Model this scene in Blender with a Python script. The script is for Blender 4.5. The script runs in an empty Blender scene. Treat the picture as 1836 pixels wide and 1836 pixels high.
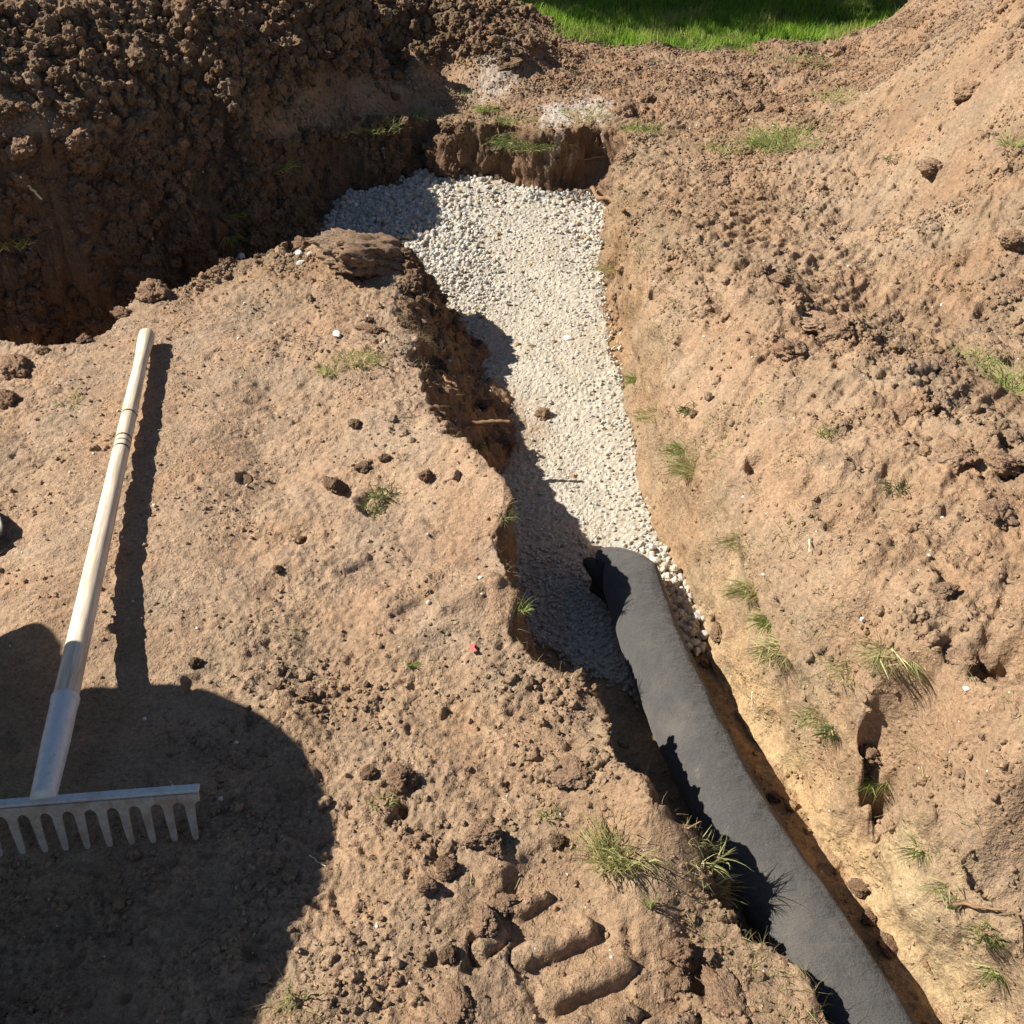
import bpy, math, random
import numpy as np
from mathutils import Vector, Matrix, Quaternion

random.seed(7)
RS = np.random.RandomState(11)
scene = bpy.context.scene
COL = scene.collection
R = math.radians

# ---------------------------------------------------------------- camera
CAM_H, PITCH, FPX = 1.35, R(38), 1882.0
cam = bpy.data.objects.new('camera', bpy.data.cameras.new('camera'))
COL.objects.link(cam)
cam.location = (0, 0, CAM_H)
cam.rotation_euler = (R(90) - PITCH, 0, 0)
cam.data.sensor_width = 36
cam.data.lens = 36 * FPX / 1836
cam.data.clip_start = 0.02
cam.data.clip_end = 400
scene.camera = cam

# ---------------------------------------------------------------- light
SUN_EL = R(43)
SHX, SHY = 0.996, -0.085          # ground direction in which shadows fall
w = bpy.data.worlds.new('World'); scene.world = w; w.use_nodes = True
nt = w.node_tree; bg = nt.nodes['Background']
sky = nt.nodes.new('ShaderNodeTexSky'); sky.sky_type = 'NISHITA'; sky.sun_disc = False
sky.sun_elevation = SUN_EL
sky.sun_rotation = math.atan2(-SHX, -SHY)
sky.air_density = 0.8; sky.dust_density = 0.3
nt.links.new(sky.outputs[0], bg.inputs[0]); bg.inputs[1].default_value = 0.05
sl = bpy.data.lights.new('sun', 'SUN'); sl.energy = 5.0; sl.angle = R(0.53); sl.color = (1.0, 0.95, 0.86)
sun = bpy.data.objects.new('sun', sl); COL.objects.link(sun)
sv = Vector((-SHX * math.cos(SUN_EL), -SHY * math.cos(SUN_EL), math.sin(SUN_EL)))
sun.rotation_euler = sv.to_track_quat('Z', 'Y').to_euler()
sun.location = (-6, 4, 8)
scene.view_settings.view_transform = 'Standard'
scene.view_settings.look = 'None'
scene.view_settings.exposure = 0.98
scene.view_settings.gamma = 1.0

# ---------------------------------------------------------------- helpers
def at(px, py, z):
    """where the sight line of a photo point meets the height z (used to measure the place)"""
    dx = (px - 918) / FPX; dy = -(py - 918) / FPX
    d = (dx, math.cos(PITCH) + dy * math.sin(PITCH), -math.sin(PITCH) + dy * math.cos(PITCH))
    t = (z - CAM_H) / d[2]
    return (d[0] * t, d[1] * t)

def tag(o, label=None, cat=None, group=None, kind=None):
    if label: o['label'] = label
    if cat: o['category'] = cat
    if group: o['group'] = group
    if kind: o['kind'] = kind
    return o

def np_mesh(name, V, F, smooth=True, col=None):
    """V (n,3), F (m,3) or (m,4)"""
    me = bpy.data.meshes.new(name)
    V = np.asarray(V, dtype=np.float32); F = np.asarray(F, dtype=np.int32)
    k = F.shape[1]
    me.vertices.add(len(V)); me.vertices.foreach_set('co', V.ravel())
    me.loops.add(F.size); me.loops.foreach_set('vertex_index', F.ravel())
    me.polygons.add(len(F))
    me.polygons.foreach_set('loop_start', np.arange(0, F.size, k, dtype=np.int32))
    me.polygons.foreach_set('loop_total', np.full(len(F), k, dtype=np.int32))
    me.polygons.foreach_set('use_smooth', np.full(len(F), smooth, dtype=bool))
    if col is not None:
        a = me.color_attributes.new('tint', 'FLOAT_COLOR', 'POINT')
        c4 = np.ones((len(V), 4), dtype=np.float32); c4[:, :3] = col
        a.data.foreach_set('color', c4.ravel())
    me.update(calc_edges=True); me.validate()
    return me

def link(name, me, mat, parent=None):
    o = bpy.data.objects.new(name, me); COL.objects.link(o)
    if mat and not me.materials: me.materials.append(mat)
    if parent: o.parent = parent
    return o

def empty(name, loc=(0, 0, 0), rz=0):
    o = bpy.data.objects.new(name, None); COL.objects.link(o)
    o.location = loc; o.rotation_euler = (0, 0, rz); o.empty_display_size = .05
    return o

# ---- noise
_perm = RS.permutation(256).astype(np.int32)
_perm = np.concatenate([_perm, _perm, _perm])
_g2a = RS.rand(256) * 2 * np.pi
_G2 = np.stack([np.cos(_g2a), np.sin(_g2a)], 1).astype(np.float32)
_g3 = RS.randn(256, 3); _G3 = (_g3 / np.linalg.norm(_g3, axis=1)[:, None]).astype(np.float32)

def pn2(x, y, seed=0):
    xi = np.floor(x); yi = np.floor(y)
    fx = (x - xi).astype(np.float32); fy = (y - yi).astype(np.float32)
    xi = (xi.astype(np.int64) + seed * 37) & 255; yi = (yi.astype(np.int64) + seed * 91) & 255
    u = fx * fx * fx * (fx * (fx * 6 - 15) + 10); v = fy * fy * fy * (fy * (fy * 6 - 15) + 10)
    def g(ix, iy, ax, ay):
        h = _perm[_perm[ix & 255] + (iy & 255)]
        G = _G2[h]
        return G[..., 0] * ax + G[..., 1] * ay
    a = g(xi, yi, fx, fy); b = g(xi + 1, yi, fx - 1, fy)
    c = g(xi, yi + 1, fx, fy - 1); d = g(xi + 1, yi + 1, fx - 1, fy - 1)
    ab = a + u * (b - a); cd = c + u * (d - c)
    return (ab + v * (cd - ab)) * 1.5

def pn3(x, y, z, seed=0):
    xi = np.floor(x); yi = np.floor(y); zi = np.floor(z)
    fx = (x - xi).astype(np.float32); fy = (y - yi).astype(np.float32); fz = (z - zi).astype(np.float32)
    xi = (xi.astype(np.int64) + seed * 37) & 255; yi = (yi.astype(np.int64) + seed * 91) & 255; zi = zi.astype(np.int64) & 255
    u = fx * fx * (3 - 2 * fx); v = fy * fy * (3 - 2 * fy); w_ = fz * fz * (3 - 2 * fz)
    r = 0
    for dz in (0, 1):
        for dy in (0, 1):
            for dx in (0, 1):
                h = _perm[_perm[_perm[(xi + dx) & 255] + ((yi + dy) & 255)] + ((zi + dz) & 255)]
                G = _G3[h]
                val = G[..., 0] * (fx - dx) + G[..., 1] * (fy - dy) + G[..., 2] * (fz - dz)
                r = r + val * (u if dx else 1 - u) * (v if dy else 1 - v) * (w_ if dz else 1 - w_)
    return r * 1.5

def fbm2(x, y, f, octv=4, seed=0, gain=.5):
    r = 0; a = 1.0
    for i in range(octv):
        r = r + a * pn2(x * f, y * f, seed + i * 3); a *= gain; f *= 2.03
    return r

def _rnd(ix, iy, k):
    h = (ix * 374761393 + iy * 668265263 + k * 1274126177) & 0x7fffffff
    h = ((h ^ (h >> 13)) * 1274126177) & 0x7fffffff
    return ((h ^ (h >> 16)) & 0xffff) / 65535.0

def lumps(x, y, cell, dens, r0, r1, seed=0):
    """rounded lumps pressed into a sheet; returns height in metres and 0..1 lump mask"""
    gx = np.floor(x / cell).astype(np.int64); gy = np.floor(y / cell).astype(np.int64)
    h = np.zeros_like(x); m = np.zeros_like(x)
    for dy in (-1, 0, 1):
        for dx in (-1, 0, 1):
            ix = gx + dx; iy = gy + dy
            on = _rnd(ix, iy, seed + 1) < dens
            cx = (ix + .15 + .7 * _rnd(ix, iy, seed + 2)) * cell
            cy = (iy + .15 + .7 * _rnd(ix, iy, seed + 3)) * cell
            r = r0 + (r1 - r0) * _rnd(ix, iy, seed + 4) ** 2
            a = _rnd(ix, iy, seed + 5) * 3.14; el = 1 + .5 * _rnd(ix, iy, seed + 6)
            ux = (x - cx) * np.cos(a) + (y - cy) * np.sin(a); uy = -(x - cx) * np.sin(a) + (y - cy) * np.cos(a)
            q = 1 - (ux * ux * el + uy * uy / el) / (r * r)
            q = np.where(on, np.clip(q, 0, 1), 0)
            hh = r * np.sqrt(q) * .75
            m = np.where(hh > h, np.clip(q * 3, 0, 1), m); h = np.maximum(h, hh)
    return h, m

def smooth(a, b, x):
    t = np.clip((x - a) / (b - a), 0, 1); return t * t * (3 - 2 * t)

# ---------------------------------------------------------------- materials
def new_mat(name):
    m = bpy.data.materials.new(name); m.use_nodes = True
    return m, m.node_tree, m.node_tree.nodes['Principled BSDF']

def N(t, typ, **kw):
    n = t.nodes.new(typ)
    for k, v in kw.items():
        if k in n.inputs: n.inputs[k].default_value = v
        else: setattr(n, k, v)
    return n

def noise(t, vec, scale, detail=4, rough=.6, dist=0):
    n = N(t, 'ShaderNodeTexNoise', Scale=scale, Detail=detail, Roughness=rough, Distortion=dist)
    t.links.new(vec, n.inputs['Vector']); return n.outputs['Fac']

def mrange(t, v, a, b, c, d):
    n = N(t, 'ShaderNodeMapRange'); n.inputs[1].default_value = a; n.inputs[2].default_value = b
    n.inputs[3].default_value = c; n.inputs[4].default_value = d
    t.links.new(v, n.inputs[0]); return n.outputs[0]

def vmul(t, a, b):
    n = t.nodes.new('ShaderNodeMix'); n.data_type = 'RGBA'; n.blend_type = 'MULTIPLY'; n.inputs[0].default_value = 1
    for s, i in ((a, 6), (b, 7)):
        if isinstance(s, tuple): n.inputs[i].default_value = s
        else: t.links.new(s, n.inputs[i])
    return n.outputs[2]

def cmix(t, f, a, b):
    n = t.nodes.new('ShaderNodeMix'); n.data_type = 'RGBA'
    if isinstance(f, float): n.inputs[0].default_value = f
    else: t.links.new(f, n.inputs[0])
    for s, i in ((a, 6), (b, 7)):
        if isinstance(s, tuple): n.inputs[i].default_value = s
        else: t.links.new(s, n.inputs[i])
    return n.outputs[2]

def soil_mat(name, tint=None, bump=1.0, specks=True, coordscale=1.0):
    m, t, p = new_mat(name)
    tc = t.nodes.new('ShaderNodeTexCoord'); V = tc.outputs['Object']
    if tint is None:
        at_ = N(t, 'ShaderNodeAttribute', attribute_name='tint'); base = at_.outputs['Color']
    else: base = tint
    n1 = noise(t, V, 14 * coordscale, 4, .65); n2 = noise(t, V, 120 * coordscale, 4, .7); n3 = noise(t, V, 420 * coordscale, 3, .7)
    c = vmul(t, base, mrange(t, n1, .3, .7, .84, 1.16))
    c = vmul(t, c, mrange(t, n2, .3, .7, .70, 1.28)); c = vmul(t, c, mrange(t, n3, .3, .7, .80, 1.2))
    hue = noise(t, V, 5 * coordscale, 4, .6)
    c = vmul(t, c, cmix(t, mrange(t, hue, .35, .65, 0, 1), (1.03, .97, .92, 1), (.97, 1.02, 1.06, 1)))
    if specks:
        vo = N(t, 'ShaderNodeTexVoronoi', Scale=95 * coordscale); t.links.new(V, vo.inputs['Vector'])
        sp = mrange(t, vo.outputs['Distance'], .08, .16, 1, 0)
        pk = N(t, 'ShaderNodeSeparateColor'); t.links.new(vo.outputs['Color'], pk.inputs[0])
        sel = mrange(t, pk.outputs[0], .93, .95, 0, 1)
        mm = N(t, 'ShaderNodeMath', operation='MULTIPLY'); t.links.new(sp, mm.inputs[0]); t.links.new(sel, mm.inputs[1])
        c = cmix(t, mm.outputs[0], c, (.6, .53, .43, 1))
    t.links.new(c, p.inputs['Base Color'])
    p.inputs['Roughness'].default_value = .95
    p.inputs['Specular IOR Level'].default_value = .15
    n4 = noise(t, V, 55 * coordscale, 4, .75)
    b0 = N(t, 'ShaderNodeBump', Strength=.7 * bump, Distance=.008); t.links.new(n4, b0.inputs['Height'])
    b1 = N(t, 'ShaderNodeBump', Strength=.8 * bump, Distance=.0045); t.links.new(b0.outputs[0], b1.inputs['Normal']); t.links.new(n2, b1.inputs['Height'])
    b2 = N(t, 'ShaderNodeBump', Strength=.5 * bump, Distance=.0016); t.links.new(n3, b2.inputs['Height'])
    t.links.new(b1.outputs[0], b2.inputs['Normal'])
    # grit: little grains standing on the soil, denser in loose patches
    last = b2.outputs[0]
    for sc_, ds_, lo in ((85, .007, .42), (190, .0035, .36)):
        wv = N(t, 'ShaderNodeVectorMath', operation='ADD'); nz = N(t, 'ShaderNodeTexNoise', Scale=sc_ * coordscale * 1.5, Detail=1.0)
        t.links.new(V, nz.inputs['Vector']); sc2 = N(t, 'ShaderNodeVectorMath', operation='SCALE'); sc2.inputs['Scale'].default_value = .006 / coordscale * 85 / sc_
        t.links.new(nz.outputs['Color'], sc2.inputs[0]); t.links.new(V, wv.inputs[0]); t.links.new(sc2.outputs[0], wv.inputs[1])
        vg = N(t, 'ShaderNodeTexVoronoi', Scale=sc_ * coordscale); t.links.new(wv.outputs[0], vg.inputs['Vector'])
        hgt = mrange(t, vg.outputs['Distance'], .05, .55, 1, 0)
        pk2 = N(t, 'ShaderNodeSeparateColor'); t.links.new(vg.outputs['Color'], pk2.inputs[0])
        on = mrange(t, pk2.outputs[1], lo, lo + .5, 0, 1); mk = mrange(t, noise(t, V, 9 * coordscale, 4, .6), .38, .6, .10, 1)
        m1_ = N(t, 'ShaderNodeMath', operation='MULTIPLY'); t.links.new(hgt, m1_.inputs[0]); t.links.new(on, m1_.inputs[1])
        m2_ = N(t, 'ShaderNodeMath', operation='MULTIPLY'); t.links.new(m1_.outputs[0], m2_.inputs[0]); t.links.new(mk, m2_.inputs[1])
        bb = N(t, 'ShaderNodeBump', Strength=.7 * bump, Distance=ds_); t.links.new(m2_.outputs[0], bb.inputs['Height']); t.links.new(last, bb.inputs['Normal']); last = bb.outputs[0]
    t.links.new(last, p.inputs['Normal'])
    return m

DRY = (.270, .180, .111)
M = {}
M['soil'] = soil_mat('soil')
M['clod_dry'] = soil_mat('clod_dry', (.28, .182, .116, 1), specks=False)
M['clod_mid'] = soil_mat('clod_mid', (.24, .152, .096, 1), specks=False)
M['clod_dark'] = soil_mat('clod_dark', (.185, .12, .072, 1), specks=False)

def stone_mat(name, c0, c1, rnd='island'):
    m, t, p = new_mat(name)
    tc = t.nodes.new('ShaderNodeTexCoord'); V = tc.outputs['Object']
    at_ = N(t, 'ShaderNodeAttribute', attribute_name='tint')
    n = noise(t, V, 160, 5, .7); n2 = noise(t, V, 30, 4, .6)
    c = vmul(t, at_.outputs['Color'], mrange(t, n, .3, .7, .82, 1.15))
    c = cmix(t, mrange(t, n2, .55, .75, 0, .35), c, (.42, .34, .24, 1))
    t.links.new(c, p.inputs['Base Color']); p.inputs['Roughness'].default_value = .9
    p.inputs['Specular IOR Level'].default_value = .2
    b = N(t, 'ShaderNodeBump', Strength=.5, Distance=.002); t.links.new(n, b.inputs['Height'])
    t.links.new(b.outputs[0], p.inputs['Normal'])
    return m
M['stone'] = stone_mat('pale_stone', None, None)

def grass_mat(name, c0, c1, trans=.35):
    m, t, p = new_mat(name)
    g = t.nodes.new('ShaderNodeNewGeometry')
    ri = g.outputs['Random Per Island']
    c = cmix(t, ri, c0, c1)
    t.links.new(c, p.inputs['Base Color']); p.inputs['Roughness'].default_value = .55
    p.inputs['Specular IOR Level'].default_value = .3
    tr = t.nodes.new('ShaderNodeBsdfTranslucent'); t.links.new(c, tr.inputs[0])
    mx = t.nodes.new('ShaderNodeMixShader'); mx.inputs[0].default_value = trans
    t.links.new(p.outputs[0], mx.inputs[1]); t.links.new(tr.outputs[0], mx.inputs[2])
    out = t.nodes['Material Output']; t.links.new(mx.outputs[0], out.inputs[0])
    return m
M['grass_green'] = grass_mat('grass_green', (.16, .27, .05, 1), (.40, .43, .16, 1))
M['grass_straw'] = grass_mat('grass_straw', (.60, .52, .28, 1), (.34, .37, .14, 1))
M['grass_dark'] = grass_mat('grass_dark', (.07, .12, .035, 1), (.20, .22, .08, 1))
M['lawn'] = grass_mat('lawn_grass', (.13, .28, .02, 1), (.30, .46, .05, 1), .45)
_t = M['lawn'].node_tree; _tc = _t.nodes.new('ShaderNodeTexCoord'); _p = _t.nodes['Principled BSDF']; _src = _p.inputs['Base Color'].links[0].from_socket
_c = cmix(_t, mrange(_t, noise(_t, _tc.outputs['Object'], 3.5, 5, .65), .48, .66, 0, .8), _src, (.46, .44, .15, 1)); _t.links.new(_c, _p.inputs['Base Color'])
for _n in _t.nodes:
    if _n.type == 'BSDF_TRANSLUCENT': _t.links.new(_c, _n.inputs[0])
M['leaf'] = grass_mat('hedge_leaf', (.025, .05, .012, 1), (.05, .09, .02, 1), .2)

def plain(name, col, rough=.6, nscale=60, amt=.15, bump=.2, dist=.001, metal=0, dirt=None, vec_scale=None):
    m, t, p = new_mat(name)
    tc = t.nodes.new('ShaderNodeTexCoord'); V = tc.outputs['Object']
    if vec_scale:
        mp = N(t, 'ShaderNodeMapping'); mp.inputs['Scale'].default_value = vec_scale
        t.links.new(V, mp.inputs[0]); V = mp.outputs[0]
    n = noise(t, V, nscale, 6, .65)
    c = vmul(t, (*col, 1), mrange(t, n, .3, .7, 1 - amt, 1 + amt))
    if dirt:
        d = noise(t, tc.outputs['Object'], dirt[1], 6, .7)
        c = cmix(t, mrange(t, d, dirt[2], dirt[2] + .15, 0, dirt[3]), c, (*dirt[0], 1))
    t.links.new(c, p.inputs['Base Color']); p.inputs['Roughness'].default_value = rough
    p.inputs['Metallic'].default_value = metal; p.inputs['Specular IOR Level'].default_value = .3
    b = N(t, 'ShaderNodeBump', Strength=bump, Distance=dist); t.links.new(n, b.inputs['Height'])
    t.links.new(b.outputs[0], p.inputs['Normal'])
    return m
M['root'] = plain('root_wood', (.22, .13, .07), .8, 80, .3, .5)
M['pale_root'] = plain('pale_root', (.62, .52, .36), .7, 80, .2, .3)

# ---------------------------------------------------------------- ground: plan of the trench
# photo point, height of the lip there, horizontal run of the wall
LIP = [(1441, 1822, -.11, .03), (1395, 1775, -.11, .03), (1345, 1745, -.10, .03), (1318, 1705, -.09, .03), (1296, 1662, -.07, .04), (1270, 1610, -.05, .04), (1288, 1560, -.05, .05), (1250, 1500, .02, .04),
       (1205, 1450, .06, .03), (1175, 1425, .09, .03), (1150, 1380, .08, .03), (1105, 1345, .06, .03), (1085, 1300, .02, .04), (1060, 1230, .0, .04),
       (1010, 1200, .02, .05), (960, 1175, .02, .06), (935, 1160, .02, .06), (908, 1135, .02, .06), (930, 1085, .03, .06), (905, 1030, .04, .06),
       (885, 985, .02, .05), (878, 945, .05, .05), (905, 915, .08, .04), (900, 850, .10, .04), (850, 800, .10, .05), (805, 770, .08, .09), (760, 715, .04, .18),
       (740, 660, .0, .28), (735, 610, -.01, .3), (703, 575, .0, .28), (705, 540, .0, .28), (722, 500, .0, .26), (705, 462, .0, .2), (640, 430, .03, .12), (590, 436, .02, .1), (545, 440, 0, .1),
       (500, 450, 0, .1), (430, 468, 0, .1), (355, 498, .0, .1), (320, 518, .0, .1), (270, 512, .01, .1), (230, 545, .01, .1), (195, 590, .0, .1), (140, 615, 0, .1), (70, 622, 0, .1), (0, 612, 0, .1)]
lip = [(*at(a, b, z), z, w_) for a, b, z, w_ in LIP]
lip += [(-1.9, 2.42, 0, .1), (-3.0, 2.4, 0, .1), (-4.0, 2.5, 0, .1), (-4.0, 3.2, .3, .2), (-2.6, 3.06, .42, .2)]
FAR = [(-120, 225, .40, .18), (0, 236, .36, .18), (80, 243, .34, .18), (150, 247, .31, .18), (250, 235, .28, .18), (330, 215, .24, .2), (400, 240, .17, .2), (470, 245, .12, .18), (540, 230, .07, .15),
       (600, 232, .03, .12), (680, 222, .02, .12), (740, 205, .01, .1), (775, 208, .01, .08), (800, 215, .02, .06), (840, 222, .0, .05), (900, 222, 0, .05), (960, 235, .01, .05),
       (1010, 232, .02, .05), (1070, 222, .03, .05), (1110, 235, .03, .05), (1125, 262, .03, .05), (1110, 300, .03, .05)]
lip += [(*at(a, b, z), z, w_) for a, b, z, w_ in FAR]
RIGHT = [(1105, 345, .02, .04), (1118, 400, .02, .04), (1140, 450, .03, .04), (1160, 500, .03, .04), (1165, 560, .03, .05), (1190, 620, .03, .05), (1200, 690, .03, .05), (1225, 750, .03, .05), (1262, 810, .03, .05),
         (1300, 880, .04, .05), (1335, 950, .04, .05), (1365, 1020, .04, .05), (1398, 1090, .04, .05), (1445, 1170, .03, .04), (1485, 1240, .02, .04), (1535, 1320, .02, .04), (1585, 1395, .01, .04),
         (1635, 1465, .01, .04), (1680, 1535, .01, .04), (1735, 1600, .01, .04), (1795, 1665, .01, .04), (1836, 1710, .01, .04)]
lip += [(*at(a, b, z), z, w_) for a, b, z, w_ in RIGHT]
lip += [(.82, .35, .04, .05), (1.15, -.6, .0, .05), (.72, -.6, 0, .05), (.52, .35, 0, .05)]
lip = np.array(lip)

# heights of the banks: measured points (photo point, height)
BANK = [(60, 700, 0), (300, 600, 0), (500, 520, 0), (620, 560, .01), (400, 800, 0), (600, 800, .02), (750, 900, .03), (300, 1000, 0), (100, 900, -.01), (100, 1300, -.02),
        (500, 1100, 0), (750, 1100, .01), (500, 1400, -.01), (800, 1300, .0), (900, 1500, -.01), (700, 1700, -.01), (1000, 1750, -.02), (1200, 1750, -.04), (1100, 1500, .02), (200, 1700, -.02), (500, 1800, -.01),
        # right bank: shoulder, crest, wheel track, heap
        (1180, 400, .07), (1250, 480, .11), (1240, 600, .10), (1300, 700, .12), (1400, 760, .16), (1400, 900, .13), (1500, 800, .19), (1640, 740, .22), (1450, 620, .18), (1330, 520, .15), (1290, 310, .06), (1230, 330, .05),
        (1480, 590, .17), (1600, 900, .19), (1500, 1050, .15), (1600, 1200, .15), (1700, 1000, .22), (1800, 870, .25), (1780, 1150, .22), (1700, 1300, .16), (1800, 1400, .18), (1750, 1520, .12),
        (1836, 1600, .11), (1650, 1400, .11), (1550, 1230, .10), (1450, 1080, .09), (1360, 880, .09), (1560, 560, .12), (1700, 600, .12), (1836, 600, .14), (1650, 500, .14), (1500, 480, .12), (1400, 420, .09),
        (1836, 480, .22), (1836, 380, .3), (1700, 420, .2), (1600, 330, .17), (1450, 320, .1), (1350, 230, .06), (1500, 200, .12), (1650, 220, .28), (1760, 250, .36), (1836, 200, .45),
        (1836, 100, .55), (1750, 60, .50), (1700, 100, .42), (1620, 120, .2), (1560, 120, .06),
        (1440, 60, 0), (1540, 62, .0), (1600, 40, .02), (1480, 25, 0), (1300, 70, 0), (1200, 60, 0), (1100, 170, .02), (1250, 150, .03), (950, 160, .04), (830, 160, .03), (1250, 100, .03), (1400, 100, .03), (1050, 110, .04), (900, 110, .12), (800, 110, .1), (780, 140, .05),
        # heap on the left beyond the cross trench
        (0, 150, .46), (0, 60, .55), (200, 170, .38), (200, 80, .47), (200, 0, .53), (400, 160, .31), (400, 80, .40), (400, 0, .47), (600, 170, .12), (600, 90, .26), (600, 0, .41),
        (720, 140, .07), (740, 80, .2), (740, 20, .27), (850, 60, .2), (850, 15, .22), (950, 60, .12), (950, 30, .12), (1020, 60, .05), (1080, 60, 0)]
bp = [(*at(a, b, z), z) for a, b, z in BANK]
bp += [(p[0], p[1], p[2]) for p in lip]
bp += [(-2.2, 3.7, .95), (-2.6, 4.2, 1.1), (-1.6, 4.5, .75), (-.9, 5.0, .55), (-3.2, 3.6, 1.1), (-3.8, 4.6, .8), (-2.5, 6, .35), (-1, 6.3, .08), (-.4, 5.9, .1), (.3, 6.6, 0), (1, 5.5, 0), (1.2, 6.4, 0), (1, 8, 0), (-1, 8, 0), (-3.5, 8, 0),
       (2.6, 4.7, .75), (3.2, 4.0, .85), (3.0, 2.8, .6), (2.2, 2.2, .3), (2.2, 5.6, .45), (3.2, 5.8, .3), (2.2, 6.8, 0), (4, 7.5, 0), (5, 4, .3), (4.5, 1, .2), (1.6, 1, .2), (1.5, .3, .12), (2, -1, 0), (4, -1, 0),
       (-1.5, 1.6, 0), (-1.2, .6, -.02), (-3, 1, 0), (-2, -1, 0), (0, .3, 0), (0, -1, 0), (-5, 2, 0), (-5, 5, .2), (-6, 8, 0), (7, 7, 0), (7, 0, 0), (-6, -3, 0), (0, -4, 0), (6, -4, 0), (0, 10, 0), (5, 10, 0)]
bp = np.array(bp)
FLOORP = [(1180, 820, -.29), (1060, 900, -.30), (1100, 1000, -.28), (1050, 700, -.265), (950, 560, -.25), (950, 420, -.23), (900, 330, -.21), (760, 350, -.20), (600, 420, -.22), (1240, 1120, -.27), (1150, 1170, -.26),
          (1330, 1300, -.235), (1480, 1500, -.205), (1500, 1600, -.20), (1600, 1800, -.195)]
fp = [(*at(a, b, z), z) for a, b, z in FLOORP] + [(-1.4, 2.9, -.30), (-2.5, 2.8, -.32), (.65, 0, -.19), (1.0, 4.8, -.2), (-4, 3, -.3), (0, 6, -.2)]
fp = np.array(fp)

def tps_fit(P, lam=2e-5):
    n = len(P); d = np.hypot(P[:, None, 0] - P[None, :, 0], P[:, None, 1] - P[None, :, 1])
    K = d * d * np.log(d + 1e-9) + lam * n * np.eye(n) * .1
    A = np.zeros((n + 3, n + 3)); A[:n, :n] = K; A[:n, n] = 1; A[:n, n + 1:] = P[:, :2]; A[n:, :n] = A[:n, n:].T
    b = np.zeros(n + 3); b[:n] = P[:, 2]
    return P, np.linalg.solve(A, b)

def tps_eval(fit, x, y):
    P, c = fit; n = len(P)
    r = c[n] + c[n + 1] * x + c[n + 2] * y
    for i in range(n):
        d2 = (x - P[i, 0]) ** 2 + (y - P[i, 1]) ** 2 + 1e-9
        r = r + c[i] * .5 * d2 * np.log(d2)
    return r
BF = tps_fit(bp); FFit = tps_fit(fp)

# ---- grid: fine where the photograph looks, growing to the horizon
def axis_x():
    c = np.arange(-1.75, 2.35, .0037)
    out = []; v = c[-1]; s = .0045
    while v < 70: s *= 1.07; v += s; out.append(v)
    lo = []; v = c[0]; s = .0045
    while v > -70: s *= 1.07; v -= s; lo.append(v)
    return np.array(lo[::-1] + list(c) + out)
def axis_y():
    out = []; v = .5
    while v < 6.6:
        out.append(v); v += .0034 + .0011 * max(0, v - .8) ** 1.1
    s = out[-1] - out[-2]
    while v < 90: out.append(v); s *= 1.08; v += s
    lo = []; v = .5; s = .004
    while v > -30: s *= 1.12; v -= s; lo.append(v)
    return np.array(lo[::-1] + out)
ax, ay = axis_x(), axis_y()
NX, NY = len(ax), len(ay)
X, Y = np.meshgrid(ax, ay)                   # (NY, NX)
print('ground grid', NX, NY, NX * NY)

# signed distance to the lip, positive inside the trench; only near it
def sdist(x, y):
    n = len(lip); best = np.full(x.shape, 1e9); wv = np.full(x.shape, .05); inside = np.zeros(x.shape, bool)
    for i in range(n):
        a = lip[i]; b = lip[(i + 1) % n]
        ex, ey = b[0] - a[0], b[1] - a[1]; L2 = ex * ex + ey * ey
        t = np.clip(((x - a[0]) * ex + (y - a[1]) * ey) / L2, 0, 1)
        d = (x - a[0] - t * ex) ** 2 + (y - a[1] - t * ey) ** 2
        m = d < best
        best = np.where(m, d, best); wv = np.where(m, a[3] + t * (b[3] - a[3]), wv)
        c = ((a[1] > y) != (b[1] > y))
        xi = a[0] + (y - a[1]) * ex / (ey if abs(ey) > 1e-9 else 1e-9)
        inside ^= c & (x < xi)
    s = np.sqrt(best)
    return np.where(inside, s, -s), wv
jx0, jx1 = np.searchsorted(ax, [-4.6, 1.8]); jy0, jy1 = np.searchsorted(ay, [-1.2, 5.6])
S = np.full(X.shape, -9.0); Wv = np.full(X.shape, .05)
s_, w_ = sdist(X[jy0:jy1, jx0:jx1], Y[jy0:jy1, jx0:jx1])
S[jy0:jy1, jx0:jx1] = s_; Wv[jy0:jy1, jx0:jx1] = w_
gy = np.gradient(S, ay, axis=0); gx = np.gradient(S, ax, axis=1)
def blur(a, k):
    for _ in range(k):
        a = (np.roll(a, 1, 0) + a * 2 + np.roll(a, -1, 0)) / 4
        a = (np.roll(a, 1, 1) + a * 2 + np.roll(a, -1, 1)) / 4
    return a
Wv = blur(Wv, 12)
gx = blur(gx, 6); gy = blur(gy, 6)
gl = np.maximum(1e-3, np.hypot(gx, gy)); gx /= gl; gy /= gl
near = S > -1.0
# wall band in the parameter sheet: s in [-KO, KI]; squeezed to the true wall run
KO, KI, DO, DI = .06, .10, .16, .172
Wt = np.minimum(Wv, .32)
ragged = .022 * fbm2(X, Y, 7, 3, 5) + .012 * fbm2(X, Y, 30, 3, 9)
sw = np.where(S > KI, np.where(S < DI, Wt + (S - KI) / (DI - KI) * (DI - Wt), np.maximum(S, DI)),
     np.where(S > -KO, (S + KO) / (KI + KO) * Wt, np.where(S > -DO, (S + KO) / (DO - KO) * DO, S)))
sw = np.where(Wt > .15, S, sw)               # gentle walls need no squeezing
blend = smooth(.11, .17, Wt)
sw = np.where(near, sw * (1 - blend) + S * blend, S)
shift = np.where(near, sw - S, 0)
XW = X + gx * shift; YW = Y + gy * shift
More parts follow.
